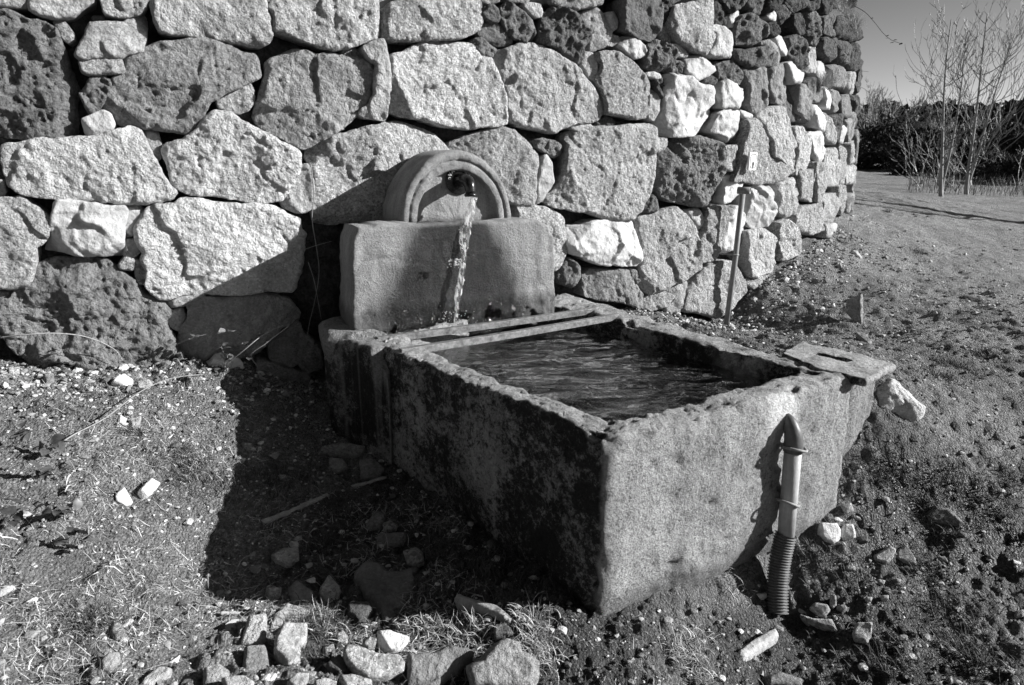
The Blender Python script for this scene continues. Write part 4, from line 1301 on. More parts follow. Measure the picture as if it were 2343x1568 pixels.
# two flat bars laid across the trough
bar_m = NB('galvanised_bar')
bco = bar_m.oco()
bar_m.color(bar_m.math('MULTIPLY', bar_m.ramp(bar_m.noise(bco, 40.0, 6, 0.75), 0.35, 0.65, 0.10, 0.34), 1.0))
bar_m.b.inputs['Metallic'].default_value = 0.35
bar_m.b.inputs['Roughness'].default_value = 0.38
bar_m.bump(bar_m.noise(bco, 150.0, 4, 0.7), 0.002)
def flat_bar(p0, p1, zt, label, w=0.028, th_=0.007):
    a = on_z([p0], zt)[0]; b = on_z([p1], zt)[0]
    d = (b - a) / np.linalg.norm(b - a); sd = np.array([-d[1], d[0], 0]); up = np.array([0, 0, 1.0])
    V, F = [], []
    sec = [(-.5, -1), (-.5, -.15), (-.46, 0), (.46, 0), (.5, -.15), (.5, -1)]      # L-section: upright edge and flat
    H_ = 0.026
    sec = [(-w / 2, -H_), (-w / 2, -.0015), (-w / 2 + .0015, 0), (w / 2 - .0015, 0), (w / 2, -.0015), (w / 2, -th_), (-w / 2 + .005, -th_), (-w / 2 + .005, -H_)]
    m_ = 30
    L = np.linalg.norm(b - a)
    for i in range(m_ + 1):
        s_ = i / m_
        c_ = a + (b - a) * s_
        bow = 0.003 * math.sin(s_ * math.pi)
        for x_, y_ in sec:
            # the left end is rounded off
            V.append(c_ + sd * (x_) + up * (y_ - bow))
    k_ = len(sec)
    for i in range(m_):
        for j in range(k_):
            j2 = (j + 1) % k_
            F.append((i * k_ + j, i * k_ + j2, (i + 1) * k_ + j2, (i + 1) * k_ + j))
    F.append(tuple(range(k_ - 1, -1, -1))); F.append(tuple(m_ * k_ + j for j in range(k_)))
    o = obj('metal_bar', V, F, bar_m.m, None, 1, False)
    tag(o, label, 'metal bar', 'metal bars across the trough')
flat_bar((862, 771), (1366, 703), RIM + 0.012, 'wet metal bar across the trough nearest the fountain block')
flat_bar((916, 798), (1412, 718), RIM + 0.012, 'metal bar across the trough on the open water side of the other bar')

# cover slab with a slot, on the trough's far corner, and its mortar bed
csl = thing('cover_slab', 'square stone cover slab with a narrow slot at the far right corner of the trough', 'slab', tuple(on_z([(1930, 820)], .52)[0].tolist()))
cz1 = RIM + 0.008
cw = on_z([(1786, 806), (1830, 781), (2052, 829), (1988, 866), (1862, 840)], cz1)[:, :2]
V, F, c = stone_uvh(cw, 'm', 433, step=0.006, depth=0.034, relief=.35, edge=.03, facets=0, tilt=(0, 0))
s0, s1 = on_z([(1872, 811), (1936, 826)], cz1)[:, :2]
A = s0[None]; B = s1[None]
dsl = seg_dist(V[:, :2], A, B)
V[:, 2] -= np.where((V[:, 2] > -0.03), 0.026 * np.clip((0.017 - dsl) / 0.006, 0, 1), 0)
V[:, 2] += cz1
obj('slab', V, F, M_TROUGH, csl, 0.44, True, (c[0], c[1], cz1))
slab('bearing_block', [(1760, 812), (1830, 790), (2010, 832), (1960, 852), (1940, 852), (1850, 842)], 0.04, cz1 - 0.036, M_TROUGH, csl, 0.30, 'm', 437, edge=.05)
def framed(pix, foot, kind, seed, th_, lean, tone_lift=0.0, **kw):
    """a lump outlined in the photograph, built on a plane that leans from level ground towards the viewer's side"""
    g = ground_hit([foot])[0] + np.array([0, 0, tone_lift])
    tc = ORIG - g; tc[2] = 0; tc /= np.linalg.norm(tc)
    n = np.array([0, 0, 1.0]) + tc * lean; n /= np.linalg.norm(n)
    u = np.cross(n, [0, 1, 0]); u /= np.linalg.norm(u); v = np.cross(n, u)
    Q = on_plane(pix, g, n) - g
    V, F, c = stone_uvh(np.stack([Q @ u, Q @ v], 1), kind, seed, depth=th_, tilt=(0, 0), **kw)
    W = g + V[:, :1] * u + V[:, 1:2] * v + V[:, 2:3] * n
    return W, (F[:, ::-1] if np.dot(np.cross(u, v), n) < 0 else F), g
W_, F, g = framed([(1972, 880), (1995, 872), (2035, 848), (2052, 850), (2085, 888), (2125, 918), (2100, 945), (2040, 960), (1990, 958), (1972, 940)], (2045, 952), 'g', 439, .25, .75, 0.02, step=.006, relief=.9, edge=.35, facets=3)
tag(obj('mortar_mound', W_, F, M_SMOOTH, None, 0.50, True, g), 'pale lump of mortar spreading down from the cover slab', 'mortar')

# ------------------------------------------------------------------ drain pipe on the trough's front
pvc = NB('grey_plastic')
pc = pvc.oco(False)
mp = pvc.n('ShaderNodeMapping'); mp.inputs['Scale'].default_value = (1, 1, .08); pvc.l(pc, mp.inputs[0])
pvc.color(pvc.math('MULTIPLY', pvc.ocol(), pvc.math('MULTIPLY', pvc.ramp(pvc.noise(mp.outputs[0], 120.0, 4, 0.7), 0.3, 0.7, 0.8, 1.15), pvc.ramp(pvc.noise(pc, 30.0, 5, 0.7), .3, .7, .8, 1.15))))
pvc.b.inputs['Roughness'].default_value = 0.42
pvc.bump(pvc.noise(pc, 60.0, 4, 0.7), 0.001)
M_PVC = pvc.m
fd = (oFR - oFL) / np.linalg.norm(oFR - oFL)
FN = np.array([fd[1], -fd[0], 0]); FP = np.array([*oFL, 0])
def fr(x, y, off): return on_plane([(x, y)], FP + FN * off, FN)[0]
drain = thing('drain_pipe', 'grey drain pipe with a dark elbow strapped upright to the front of the trough', 'pipe', tuple(fr(1790, 1390, .04).tolist()))
PR = 0.0265
top = fr(1815, 1024, 0.034); bot = fr(1798, 1226, 0.040); sb = fr(1779, 1398, 0.095)
V, F = tube([top + (top - bot) * .05, (top + bot) / 2, bot + (bot - top) * .06], PR, 28)
obj('pipe', V, F, M_PVC, drain, 0.40)
ax = (top - bot) / np.linalg.norm(top - bot)
el_path = [top - ax * .012, top + ax * .012]
for a in range(1, 11):
    t = a / 10
    el_path.append(top + ax * (.012 + .088 * t) - FN * (.034 * t ** 2.0))
V, F = tube(el_path, [PR + .0035, PR + .003] + [(PR + .002) * math.sqrt(max(.03, 1 - ((i + 1) / 10.3) ** 2.2)) for i in range(10)], 28)
obj('elbow', V, F, M_PVC, drain, 0.11)
# corrugated sleeve
pp, rad = [], []
m_ = 27 * 6
bax = (sb - bot); 
for i in range(m_ + 1):
    t = i / m_
    bow = 0.012 * math.sin(t * math.pi)
    pp.append(bot + ax * .006 + bax * t * 1.04 - FN * bow)
    rad.append(0.0315 + 0.0032 * math.copysign(abs(math.cos(2 * math.pi * i / 6)) ** .6, math.cos(2 * math.pi * i / 6)))
V, F = tube(pp, rad, 30, cap=False)
V2_, F2_ = tube(pp[::-1], [0.027] * len(pp), 20, cap=False)
mb = MB(); mb.add(V, F); mb.add(V2_, F2_)
mb.obj('corrugated_sleeve', M_PVC, drain, 0.12)
# wire rings
wire = NB('rusty_wire'); wc_ = wire.oco()
wire.color(wire.ramp(wire.noise(wc_, 90.0, 5, 0.7), .3, .7, .14, .36)); wire.b.inputs['Roughness'].default_value = 0.7
def ring(cpt, r0, tiltv, turns, rr_=0.0045):
    f1 = np.array([fd[0], fd[1], 0])
    P = []
    for i in range(49):
        a = turns * 2 * math.pi * i / 48 + 2.4
        P.append(cpt + f1 * (r0 * math.cos(a)) + FN * (-(r0 * .95) * math.sin(a)) + np.array([0, 0, tiltv * math.cos(a) + 0.003 * math.sin(2 * a)]))
    # tail into the stone
    P.append(P[-1] - FN * .02 + f1 * -.005)
    V, F = tube(P, rr_, 8)
    return obj('wire_ring', V, F, wire.m, drain, 1)
ring(fr(1818, 1024, 0.036), 0.037, -0.006, 0.92)
ring(fr(1803, 1148, 0.040), 0.034, -0.012, 0.90)

# ------------------------------------------------------------------ standpipe with a tee, leaning by the wall
bz = wall_sz([(1662, 742)])[0]; tz = wall_sz([(1699, 436)])[0]
pb = wall_map(np.array([bz[0]]), np.array([bz[1]]), np.array([.10]))[0]
pn, nn_ = plan(np.array([tz[0]]))
pt_n = np.array([nn_[0, 0], nn_[0, 1], 0])
pt0 = wall_map(np.array([tz[0]]), np.array([tz[1]]), np.array([.10]))[0]
pb = on_plane([(1662, 740)], pt0, pt_n)[0]; pt_ = on_plane([(1700, 438)], pt0, pt_n)[0]
stand = thing('standpipe', 'thin grey standpipe with an open tee on top, leaning by the white plaque', 'pipe', tuple(pb.tolist()))
V, F = tube([pb - (pt_ - pb) * .1, (pb + pt_) / 2 + np.array([.004, 0, 0]), pt_], 0.0165, 16)
obj('pipe', V, F, M_PVC, stand, 0.24)
tl = on_plane([(1688, 436)], pt0, pt_n)[0]; tr = tl + (np.array([0.72, -0.45, 0.0]) * 0.085)
V, F = tube([tl, tr], 0.0205, 20)
F = F[:-1]
Vi, Fi = tube([tl + (tr - tl) * .2, tr - (tr - tl) * .0], 0.0165, 20); Fi = Fi[:-1]
mb = MB(); mb.add(V, F); mb.add(Vi, [f[::-1] for f in Fi])
nv = len(V) // 2
base_o = nv; bi_ = len(V) + len(Vi) // 2
for k in range(20): mb.F.append((nv + k, nv + (k + 1) % 20, bi_ + (k + 1) % 20, bi_ + k))
mb.obj('tee', M_PVC, stand, 0.2)
cl = on_plane([(1680, 583)], pt0, pt_n)[0]
wdir = np.array([math.cos(W_A), math.sin(W_A), 0])
V, F = tube([cl - pt_n * .09 - wdir * .03, cl - pt_n * .02 - wdir * .024, cl + pt_n * .018 - wdir * .005, cl + pt_n * .018 + wdir * .014, cl - pt_n * .01 + wdir * .022], 0.005, 8)
obj('clamp', V, F, wire.m, stand, 1)

# ------------------------------------------------------------------ small white plaque
pz = wall_sz([(1703, 369)])[0]
pc0 = wall_map(np.array([pz[0]]), np.array([pz[1]]), np.array([0.048]))[0]
_, n_p = plan(np.array([pz[0]])); n_p = np.array([n_p[0, 0], n_p[0, 1], 0])
w_p = np.array([-n_p[1], n_p[0], 0])
qq = on_plane([(1695, 347), (1712, 349), (1712, 389), (1694, 387)], pc0, n_p)
pw_ = np.linalg.norm(qq[1] - qq[0]); ph_ = np.linalg.norm(qq[2] - qq[1])
def rrect(w, h, r, off, n=5):
    pts = []
    for cx, cy, a0 in ((w / 2 - r, h / 2 - r, 0), (-w / 2 + r, h / 2 - r, 90), (-w / 2 + r, -h / 2 + r, 180), (w / 2 - r, -h / 2 + r, 270)):
        for k in range(n + 1):
            a = math.radians(a0 + 90 * k / n)
            pts.append(pc0 + w_p * (cx + r * math.cos(a)) + np.array([0, 0, 1.0]) * (cy + r * math.sin(a)) + n_p * off)
    return pts
def prism(A, B):
    n = len(A); V = list(A) + list(B)
    F = [tuple(range(n - 1, -1, -1)), tuple(range(n, 2 * n))]
    for k in range(n): F.append((k, (k + 1) % n, n + (k + 1) % n, n + k))
    return V, F
plq = thing('wall_plaque', 'small white rectangular plaque with a thin black border fixed to the wall', 'plaque', tuple(pc0.tolist()))
wp = NB('white_enamel'); wp.b.inputs['Base Color'].default_value = (.85, .85, .85, 1); wp.b.inputs['Roughness'].default_value = .35
bp = NB('black_print'); bp.b.inputs['Base Color'].default_value = (.03, .03, .03, 1)
V, F = prism(rrect(pw_, ph_, .004, 0), rrect(pw_, ph_, .004, .014)); obj('plate', V, F, wp.m, plq, 1, False)
A = rrect(pw_ * .80, ph_ * .82, .02, .0155); B = rrect(pw_ * .80 - .007, ph_ * .82 - .007, .018, .0155)
n = len(A); obj('border_line', A + B, [(k, (k + 1) % n, n + (k + 1) % n, n + k) for k in range(n)], bp.m, plq, 1, False)
mk = [pc0 + w_p * a + np.array([0, 0, 1.0]) * b + n_p * .0158 for a, b in ((-.008, -.005), (.009, -.004), (.010, -.018), (.004, -.040), (-.003, -.042), (-.006, -.02))]
obj('mark', mk, [tuple(range(6))], bp.m, plq, 1, False)
# ------------------------------------------------------------------ loose stones, each outlined in the photograph: label | crop kind tone thickness points
ROCKS = '''
squared granite block lying on the sunlit gravel at the tip of the trough's shadow|H g .52 .06 1130 1240 1215 1225 1222 1260 1215 1340 1190 1370 1100 1360
long pale bent stone just right of the squared granite block|H m .50 .055 1290 1270 1400 1270 1400 1320 1370 1370 1365 1470 1310 1480 1280 1430 1250 1390 1255 1340
flat stone half in the shadow above the long pale bent stone|H m .40 .035 1240 1240 1310 1180 1440 1225 1430 1260 1300 1275 1230 1300
grey wedge shaped stone directly below the squared granite block|H m .26 .05 1115 1380 1210 1370 1240 1460 1190 1520 1110 1510
rounded pale stone at the bottom edge left of the grey wedge shaped stone|H g .50 .04 930 1480 1000 1460 1048 1490 1040 1530 990 1555 930 1545
thin slanting slab at the bottom edge in the left half of the gravel|H m .42 .03 650 1530 720 1475 790 1480 780 1510 680 1568 640 1555
grey round topped stone alone on the gravel near the bottom left|H m .32 .05 460 1450 500 1405 550 1410 555 1450 510 1490 470 1480
flat buff stone with a broken end above the grey round topped stone|H g .36 .02 505 1310 520 1265 560 1280 600 1360 530 1345
white squared stone on the bank below the big lava stone|H q .74 .05 520 160 560 135 605 165 605 205 570 205 505 180
smooth grey flat stone beside the white squared stone on the bank|H m .32 .03 625 180 680 170 703 190 680 215 625 210
small white stone against the foot of the big lava stone|H q .70 .05 340 110 365 95 380 130 345 145
tiny white chip on the bank between the wall and the white squared stone|H q .66 .03 540 105 580 98 590 120 545 125
bright white pebble under the long dry bramble stem|H q .74 .03 545 330 578 345 570 372 540 365
flat grey stone right of the bright white pebble|H m .36 .02 590 350 645 335 640 375 600 380
white craggy stone in the middle of the left slope|H q .72 .045 640 670 690 615 735 640 720 665 680 700 655 703
pale angular stone just left of the white craggy stone|H q .56 .05 530 690 570 658 608 730 580 745 535 720
large white stone under the bramble leaves by the wall|H q .72 .05 950 60 1010 40 1100 60 1115 110 1080 130 1000 95 960 90
dark slate coloured stone on the bank at far left|H m .20 .04 195 145 245 140 250 170 210 190
pale stone tucked under the lava wall at far left|H g .52 .04 35 115 90 112 90 140 40 145
pale sloping stone alone in the middle of the trough's shadow|H g .44 .06 1235 965 1290 935 1360 930 1368 985 1310 1025 1250 1000
small stone with a sunlit top on the upper edge of the shadow|H g .50 .04 1105 455 1150 460 1175 495 1160 508 1115 485
cube shaped pale stone in the shadow above the sunlit block|H g .44 .05 1210 1120 1285 1115 1280 1155 1225 1170
dark pentagonal stone in the shadow beside the cube shaped stone|H m .24 .04 1310 1120 1350 1075 1430 1130 1420 1180 1330 1180
tall pale pointed stone in the shadow left of the heart shaped slab|H g .44 .06 1460 1110 1500 1055 1550 1110 1540 1160 1490 1190 1450 1150
big dark heart shaped slab lying in the shadow of the trough|I m .17 .035 1010 740 1080 725 1150 745 1180 790 1290 790 1380 770 1395 900 1370 1000 1300 1110 1220 1170 1150 1130 1100 1040 1010 960 960 860 970 800
pale lump resting on the heart shaped slab|I g .36 .06 1285 690 1370 660 1415 700 1420 750 1370 785 1310 770
flat rectangular tile fragment in the deep shadow|I m .20 .03 1115 565 1305 563 1300 650 1110 670
rough small stone behind the flat tile fragment|I g .32 .04 1150 510 1200 490 1255 520 1240 550 1160 560
dark upright oval stone left of the flat tile fragment|I m .17 .05 1040 520 1110 420 1180 450 1150 540 1040 560
long grey slab in shade near the trough's left side|I g .32 .06 730 60 760 0 900 -20 1060 0 1040 80 990 90 850 80
small stone under the long grey slab in shade|I g .30 .05 810 80 900 90 930 140 870 170 820 150
dark rounded stone between the long grey slab and the stick|I m .22 .05 1000 100 1080 80 1165 150 1120 230 1010 220
white block with a split face standing where the shadow ends|I q .66 .06 1120 1200 1200 1190 1330 1240 1320 1310 1250 1345 1190 1330 1130 1260
large pale crumbling stone at the bottom centre left|I g .54 .09 900 1340 920 1290 1020 1300 1130 1340 1260 1350 1305 1400 1300 1460 1200 1500 1060 1510 970 1460 920 1400
small pointed stone on the back of the large crumbling stone|I g .48 .11 1020 1290 1070 1240 1120 1260 1110 1300 1060 1320
bright rough stone at the bottom edge under the large crumbling stone|I g .56 .05 875 1490 960 1480 1090 1520 1090 1568 920 1568
pale chip at the bottom edge left of the bright rough stone|I g .46 .04 710 1530 780 1510 860 1530 850 1568 720 1568
big mossy boulder with a rough top at the bottom centre|I g .36 .15 1690 1430 1790 1370 1860 1290 1960 1240 2050 1270 2060 1330 2180 1400 2170 1500 2150 1590 1720 1590 1700 1500
broad dark sunken stone left of the mossy boulder|I m .22 .05 1320 1350 1480 1330 1600 1280 1700 1300 1760 1330 1600 1500 1500 1568 1330 1568
grey slab at the bottom edge right of the grey wedge shaped stone|I m .34 .04 530 1530 600 1470 680 1470 670 1530 600 1568
dark broken stone between the long bent stone and the crumbling stone|I m .12 .04 790 1410 880 1350 930 1430 900 1470 800 1430
small pale chip by the grass tuft at the shadow edge|I g .46 .04 850 1230 900 1205 930 1240 860 1270
small brown stone below the grass tuft|I m .34 .04 760 1320 840 1285 850 1340 780 1350
flat grey stone cut by the bottom left edge below the rounded pale stone|I m .44 .04 105 1500 250 1485 325 1530 320 1590 130 1590
dark low stone at the foot of the trough's shadow on the right|I m .14 .04 1870 1170 1950 1150 2010 1210 1960 1240 1880 1250
mossy stone left of the driftwood in shade|I m .12 .06 930 1020 1060 1010 1090 1060 1000 1130 930 1090
bright white cube of stone right of the drain pipe|J q .74 .08 885 560 900 510 1010 510 1035 560 1030 620 980 655 930 640 885 590
knobbly white stone touching the bright white cube|J q .62 .06 1035 560 1060 520 1110 520 1135 610 1050 630 1030 590
small white stone behind the bright white cube|J q .62 .05 960 490 1010 475 1050 500 1010 510
speckled stone at the trough's right foot|J g .46 .06 1030 400 1100 380 1120 440 1060 460
flat oval stone in the wet hollow at the trough's right foot|J m .32 .02 1110 460 1160 475 1165 500 1120 490
dark wet stone right of the knobbly white stone|J m .12 .05 1150 600 1200 590 1215 640 1150 640
pale notched stone in the wet earth on the right|J g .44 .05 1300 690 1350 655 1395 680 1380 740 1330 775 1260 750 1255 725
flat triangular stone leaning right of the pale notched stone|J m .36 .05 1400 690 1460 655 1520 740 1525 785 1470 780 1400 740
grey stone with a flat split beneath it, at right of the wet patch|J m .30 .03 1660 730 1710 730 1730 770 1680 760
smooth small stone in the mud below the bright white cube|J m .32 .03 1060 790 1120 790 1125 820 1060 825
round brown pebble in the middle of the right hand mud|J m .34 .03 1270 875 1320 885 1310 910 1270 900
pale double stone beside the end of the corrugated sleeve|J g .50 .05 820 1060 860 1025 940 1040 960 1075 920 1115 880 1110 850 1080
long curved pale stone in front of the pale double stone|J g .50 .05 755 1100 850 1125 970 1130 1005 1205 900 1190 800 1150
small standing stone behind the pale double stone|J m .34 .05 960 990 995 980 1000 1040 970 1060 955 1030
flat stone right of the small standing stone|J m .34 .02 1000 1050 1050 1035 1075 1060 1040 1075
pale squarish granite piece alone at the lower right|J g .52 .07 1105 1200 1130 1150 1235 1150 1230 1230 1200 1290 1120 1270 1100 1240
small buff stone in the line of stones above the pale squarish piece|J m .38 .03 1190 990 1235 990 1230 1020 1190 1015
grey pebble at the right end of the line of stones|J m .36 .04 1290 980 1340 980 1340 1010 1300 1015
wide boulder sunk in the turf at the right|J g .26 .10 1600 440 1650 400 1740 420 1840 520 1800 540 1600 510
rough sunken stone cut by the bottom edge right of centre|J m .26 .08 550 1500 640 1470 780 1520 780 1568 550 1568
pale flat stone at the right edge of the picture|J g .50 .03 2160 1080 2215 1070 2215 1110 2160 1115
pale pebble near the bottom right corner|J g .48 .03 1720 1510 1750 1500 1760 1545 1730 1550
white oblong stone on the slope near the far end of the wall|G q .70 .03 720 440 745 425 795 495 770 495
white pebble in the shadow of the upright slab|G q .72 .03 575 820 590 812 598 835 578 838
small grey stone beside the trough's right rim|G m .36 .03 150 1025 210 1035 200 1055 160 1050
brown stone bedded in the slope above the cover slab|G m .28 .05 745 1005 800 1010 860 1075 830 1105 760 1040
dark stone on the slope right of the cover slab|G m .16 .03 1165 1340 1215 1355 1215 1372 1185 1365
'''
def rock_common(o, lab):
    tag(o, lab, 'stone', 'loose stones on the ground round the trough')
seed = 2000
ROCK_XY = []
for line in ROCKS.strip().split('\n'):
    lab, rest = line.split('|')
    q = rest.split()
    kind, tone, th_ = q[1], float(q[2]), float(q[3])
    P = px(q[0], nums(' '.join(q[4:])))
    cpx = P.mean(0)
    low = P[np.argmax(P[:, 1])]
    g = ground_hit([(cpx[0], 0.45 * cpx[1] + 0.55 * low[1])], 0.0)[0]
    seed += 13
    e = 0.03
    gx = float(ground_smooth(g[0] + e, g[1]) - ground_smooth(g[0] - e, g[1])) / (2 * e); gy = float(ground_smooth(g[0], g[1] + e) - ground_smooth(g[0], g[1] - e)) / (2 * e)
    n = np.array([-gx, -gy, 1.0]); n /= np.linalg.norm(n)
    tc = ORIG - g; tc[2] = 0; tc /= np.linalg.norm(tc)
    lean = 0.15 + 7.0 * max(0, th_ - .02)                     # thick stones show more of their near side
    n = n + tc * min(lean, .62); n /= np.linalg.norm(n)
    u = np.cross(n, [0, 1, 0]); u /= np.linalg.norm(u); v = np.cross(n, u)
    g[2] = float(ground_z(np.array([g[0]]), np.array([g[1]]))[0]) + th_ * .55 + .006
    Q = on_plane(P, g, n) - g
    uv = np.stack([Q @ u, Q @ v], 1)
    fac = {'g': 4, 'm': 3, 'q': 6}[kind]
    size = math.sqrt(abs(area(uv)))
    r = stone_uvh(uv, kind, seed, step=max(0.004, size / 30), depth=max(th_, size * .45) + .02, relief=min(.8, size * 4.0), edge=.16, facets=fac, tilt=(0, 0))
    if r is None: continue
    V, F, c = r
    Wd = g + V[:, :1] * u + V[:, 1:2] * v + V[:, 2:3] * n
    if np.dot(np.cross(u, v), n) < 0: F = F[:, ::-1]
    o = obj('loose_stone', Wd, F, MATS[kind], None, min(.60, tone * 1.05), True, g)
    rock_common(o, lab)

# upright pointed slab standing in the slope beyond the trough
def upright():
    g = ground_hit([px('G', [(745, 960)])[0]])[0]
    n = np.array([-0.80, -0.60, 0]); n /= np.linalg.norm(n)
    P = on_plane(px('G', [(655, 880), (668, 800), (720, 775), (772, 748), (776, 860), (764, 978), (700, 925)]), g, n)
    w = np.array([-n[1], n[0], 0])
    uz = np.stack([(P - g) @ w, P[:, 2] - g[2]], 1)
    V, F, c = stone_uvh(uz, 'm', 3301, step=0.008, depth=.035, relief=.3, edge=.06, facets=1, tilt=(0, 0))
    Wd = g + w * V[:, :1] + np.array([0, 0, 1.0]) * V[:, 1:2] + n * V[:, 2:3]
    o = obj('upright_slab', Wd, F, M_SMOOTH, None, .26, True, g)
    tag(o, 'dark pointed slab standing upright in the slope between the standpipe and the trees', 'stone')
upright()

# fallen sticks and driftwood
wood = NB('weathered_wood'); wco = wood.oco()
wood.color(wood.math('MULTIPLY', wood.ocol(), wood.ramp(wood.noise(wco, 60.0, 6, 0.75), .3, .7, .6, 1.3)))
wood.b.inputs['Roughness'].default_value = .8
wood.bump(wood.noise(wco, 90.0, 5, .7), .004)
M_WOOD = wood.m
def gp(crop, x, y, lift=0.012):
    p = ground_hit(px(crop, [(x, y)]), lift)[0]; return p
def stick(crop, pts, rad, label, tone=.3, lift=.014, cat='stick', sq=8, side=None):
    P = [gp(crop, x, y, lift) for x, y in pts]
    Q = []
    rs_ = np.random.RandomState(int(abs(pts[0][0])))
    m_ = 26
    for i in range(m_ + 1):
        t = i / m_ * (len(P) - 1); k_ = min(int(t), len(P) - 2); f = t - k_
        Q.append(P[k_] * (1 - f) + P[k_ + 1] * f + rs_.normal(0, rad * .12, 3))
    R_ = [rad * (1 - .35 * i / m_) * (1 + .12 * rs_.normal()) for i in range(m_ + 1)]
    V, F = tube(Q, R_, sq)
    mb = MB(); mb.add(V, F)
    for k_ in range(4):
        i = rs_.randint(3, m_ - 3); d = rs_.normal(0, 1, 3); d[2] = abs(d[2]); d /= np.linalg.norm(d)
        V, F = tube([Q[i], Q[i] + d * rad * 2.2], [rad * .5, rad * .3], 5); mb.add(V, F)
    o = mb.obj('fallen_stick', M_WOOD, None, tone); tag(o, label, cat); return o
stick('I', [(375, 510), (560, 440), (760, 350), (930, 290), (1180, 218)], .0095, 'long pale stick lying across the shadow left of the trough', .36)
stick('H', [(1005, 1241), (1120, 1240), (1255, 1233)], .0055, 'thin straight twig behind the squared granite block', .45)
stick('H', [(700, 732), (780, 745)], .004, 'short straw coloured twig below the white craggy stone', .5)
def plank(crop, pts, th_, tone, seed, label):
    P = px(crop, pts); g = ground_hit([P.mean(0)])[0]; zt = g[2] + th_
    Wp = on_z(P, zt)[:, :2]
    V, F, c = stone_uvh(Wp, 'm', seed, step=.004, depth=th_ + .01, relief=.35, edge=.12, facets=1, tilt=(0, 0))
    V = V.copy(); V[:, 2] += zt
    o = obj('driftwood', V, F, M_WOOD, None, tone, True, (c[0], c[1], g[2])); tag(o, label, 'driftwood')
plank('I', [(1620, 985), (1650, 965), (1720, 990), (1900, 1040), (1990, 1110), (1985, 1130), (1940, 1125), (1800, 1060), (1660, 1010)], .03, .32, 3401, 'weathered splinter of driftwood in the shade under the trough')
plank('J', [(360, 1340), (430, 1280), (608, 1182), (628, 1235), (560, 1275), (380, 1392), (350, 1380)], .022, .44, 3402, 'pale flat stick of wood at the bottom right of centre')

# ------------------------------------------------------------------ gravel (uncountable)
rs = np.random.RandomState(77)
TUF = []
def scatter(n, x0, x1, y0, y1, dens=None):
    """points over what the photograph shows of the ground, drawn evenly over its depth"""
    out = []
    while len(out) < n:
        r = np.exp(rs.uniform(np.log(y0), np.log(y1), n)); a = np.radians(rs.uniform(x0, x1, n))
        P = np.stack([r * np.sin(a), r * np.cos(a)], 1)
        out += P.tolist()
    return np.array(out[:n])
def wall_side(P):
    """signed distance in front of the wall (positive = camera side)"""
    d = np.full(len(P), 1e9); sg = np.ones(len(P))
    for i in range(0, len(S_TAB), 40):
        v = P - TAB_P[i]; dd = np.hypot(v[:, 0], v[:, 1]); m_ = dd < d
        d[m_] = dd[m_]; sg[m_] = np.sign(v[m_] @ TAB_N[i])
    return d * sg
tq = np.array([oFL, oFR, oBR, oBL2]); tq = tq.mean(0) + (tq - tq.mean(0)) * 1.02
def on_open_ground(P):
    return (~inside(P, tq)) & (wall_side(P) > -0.02)
def pebbles(P, sizes, tones_, seed, name, label, base, flat=.65):
    r_ = np.random.RandomState(seed)
    n = len(P)
    z = ground_z(P[:, 0], P[:, 1])
    nb = len(base[0]); BV, BF = base
    var = []
    for k in range(14):
        q = BV * r_.uniform(.62, 1.3, 3)
        for j in range(11):
            d = r_.normal(0, 1, 3); d /= np.linalg.norm(d)
            s_ = q @ d; c_ = r_.uniform(.38, .72)
            q = q - np.outer(np.clip(s_ - c_, 0, None), d)
        var.append(q)
    var = np.array(var)
    vi = r_.randint(0, 14, n)
    a = r_.uniform(0, 2 * math.pi, n); ca, sa = np.cos(a), np.sin(a)
    B = var[vi]
    X = B[:, :, 0] * ca[:, None] - B[:, :, 1] * sa[:, None]; Y = B[:, :, 0] * sa[:, None] + B[:, :, 1] * ca[:, None]; Z = B[:, :, 2] * flat
    V = np.stack([P[:, :1] + X * sizes[:, None], P[:, 1:] + Y * sizes[:, None], (z + sizes * .12)[:, None] + Z * sizes[:, None]], -1)
    Fb = np.array(BF)
    F = (Fb[None] + (np.arange(n) * nb)[:, None, None]).reshape(-1, 3)
    me_o = obj(name, V.reshape(-1, 3), F, M_PEB, None, 1, False, (0, 2, 0))
    tag(me_o, label, kind='stuff')
def peb_mat():
    m = NB('gravel')
    geo = m.n('ShaderNodeNewGeometry')
    rnd = geo.outputs['Random Per Island']
    w_ = m.math('POWER', rnd, 1.7)
    c = m.ramp(w_, 0, 1, .12, .66)
    c = m.math('MULTIPLY', c, m.ramp(m.noise(geo.outputs['Position'], 140.0, 4, .7), .3, .7, .75, 1.25))
    m.color(c); m.b.inputs['Roughness'].default_value = .8
    m.bump(m.noise(geo.outputs['Position'], 160.0, 4, .7), .004)
    return m.m
M_PEB = peb_mat()
I0 = (I1, IF1)
P = scatter(52000, -50, 50, 1.05, 6.5); P = P[on_open_ground(P)]
d_ = np.hypot(P[:, 0], P[:, 1])
cl_ = fbm(np.concatenate([P * 2.2, np.zeros((len(P), 1))], 1), 61, 3)
keep = rs.uniform(0, 1, len(P)) < np.clip(.55 + cl_ * .9 + (P[:, 0] < -.35) * .25, .05, 1)
P = P[keep]; d_ = d_[keep]
sz_ = np.exp(rs.normal(-5.55, .50, len(P))) * np.clip(d_ / 2.2, .8, 2.2)
sz_ = np.clip(sz_, .0015, .02)
pebbles(P, sz_, None, 62, 'gravel', 'small grit and pebbles scattered over the earth', I0)
P = scatter(3400, -50, 50, 1.05, 9); P = P[on_open_ground(P)]
sz_ = np.clip(np.exp(rs.normal(-4.5, .38, len(P))), .006, .028)
pebbles(P, sz_, None, 63, 'stone_chips', 'angular stone chips strewn over the slope and the foot of the wall', (I2, IF2), .55)
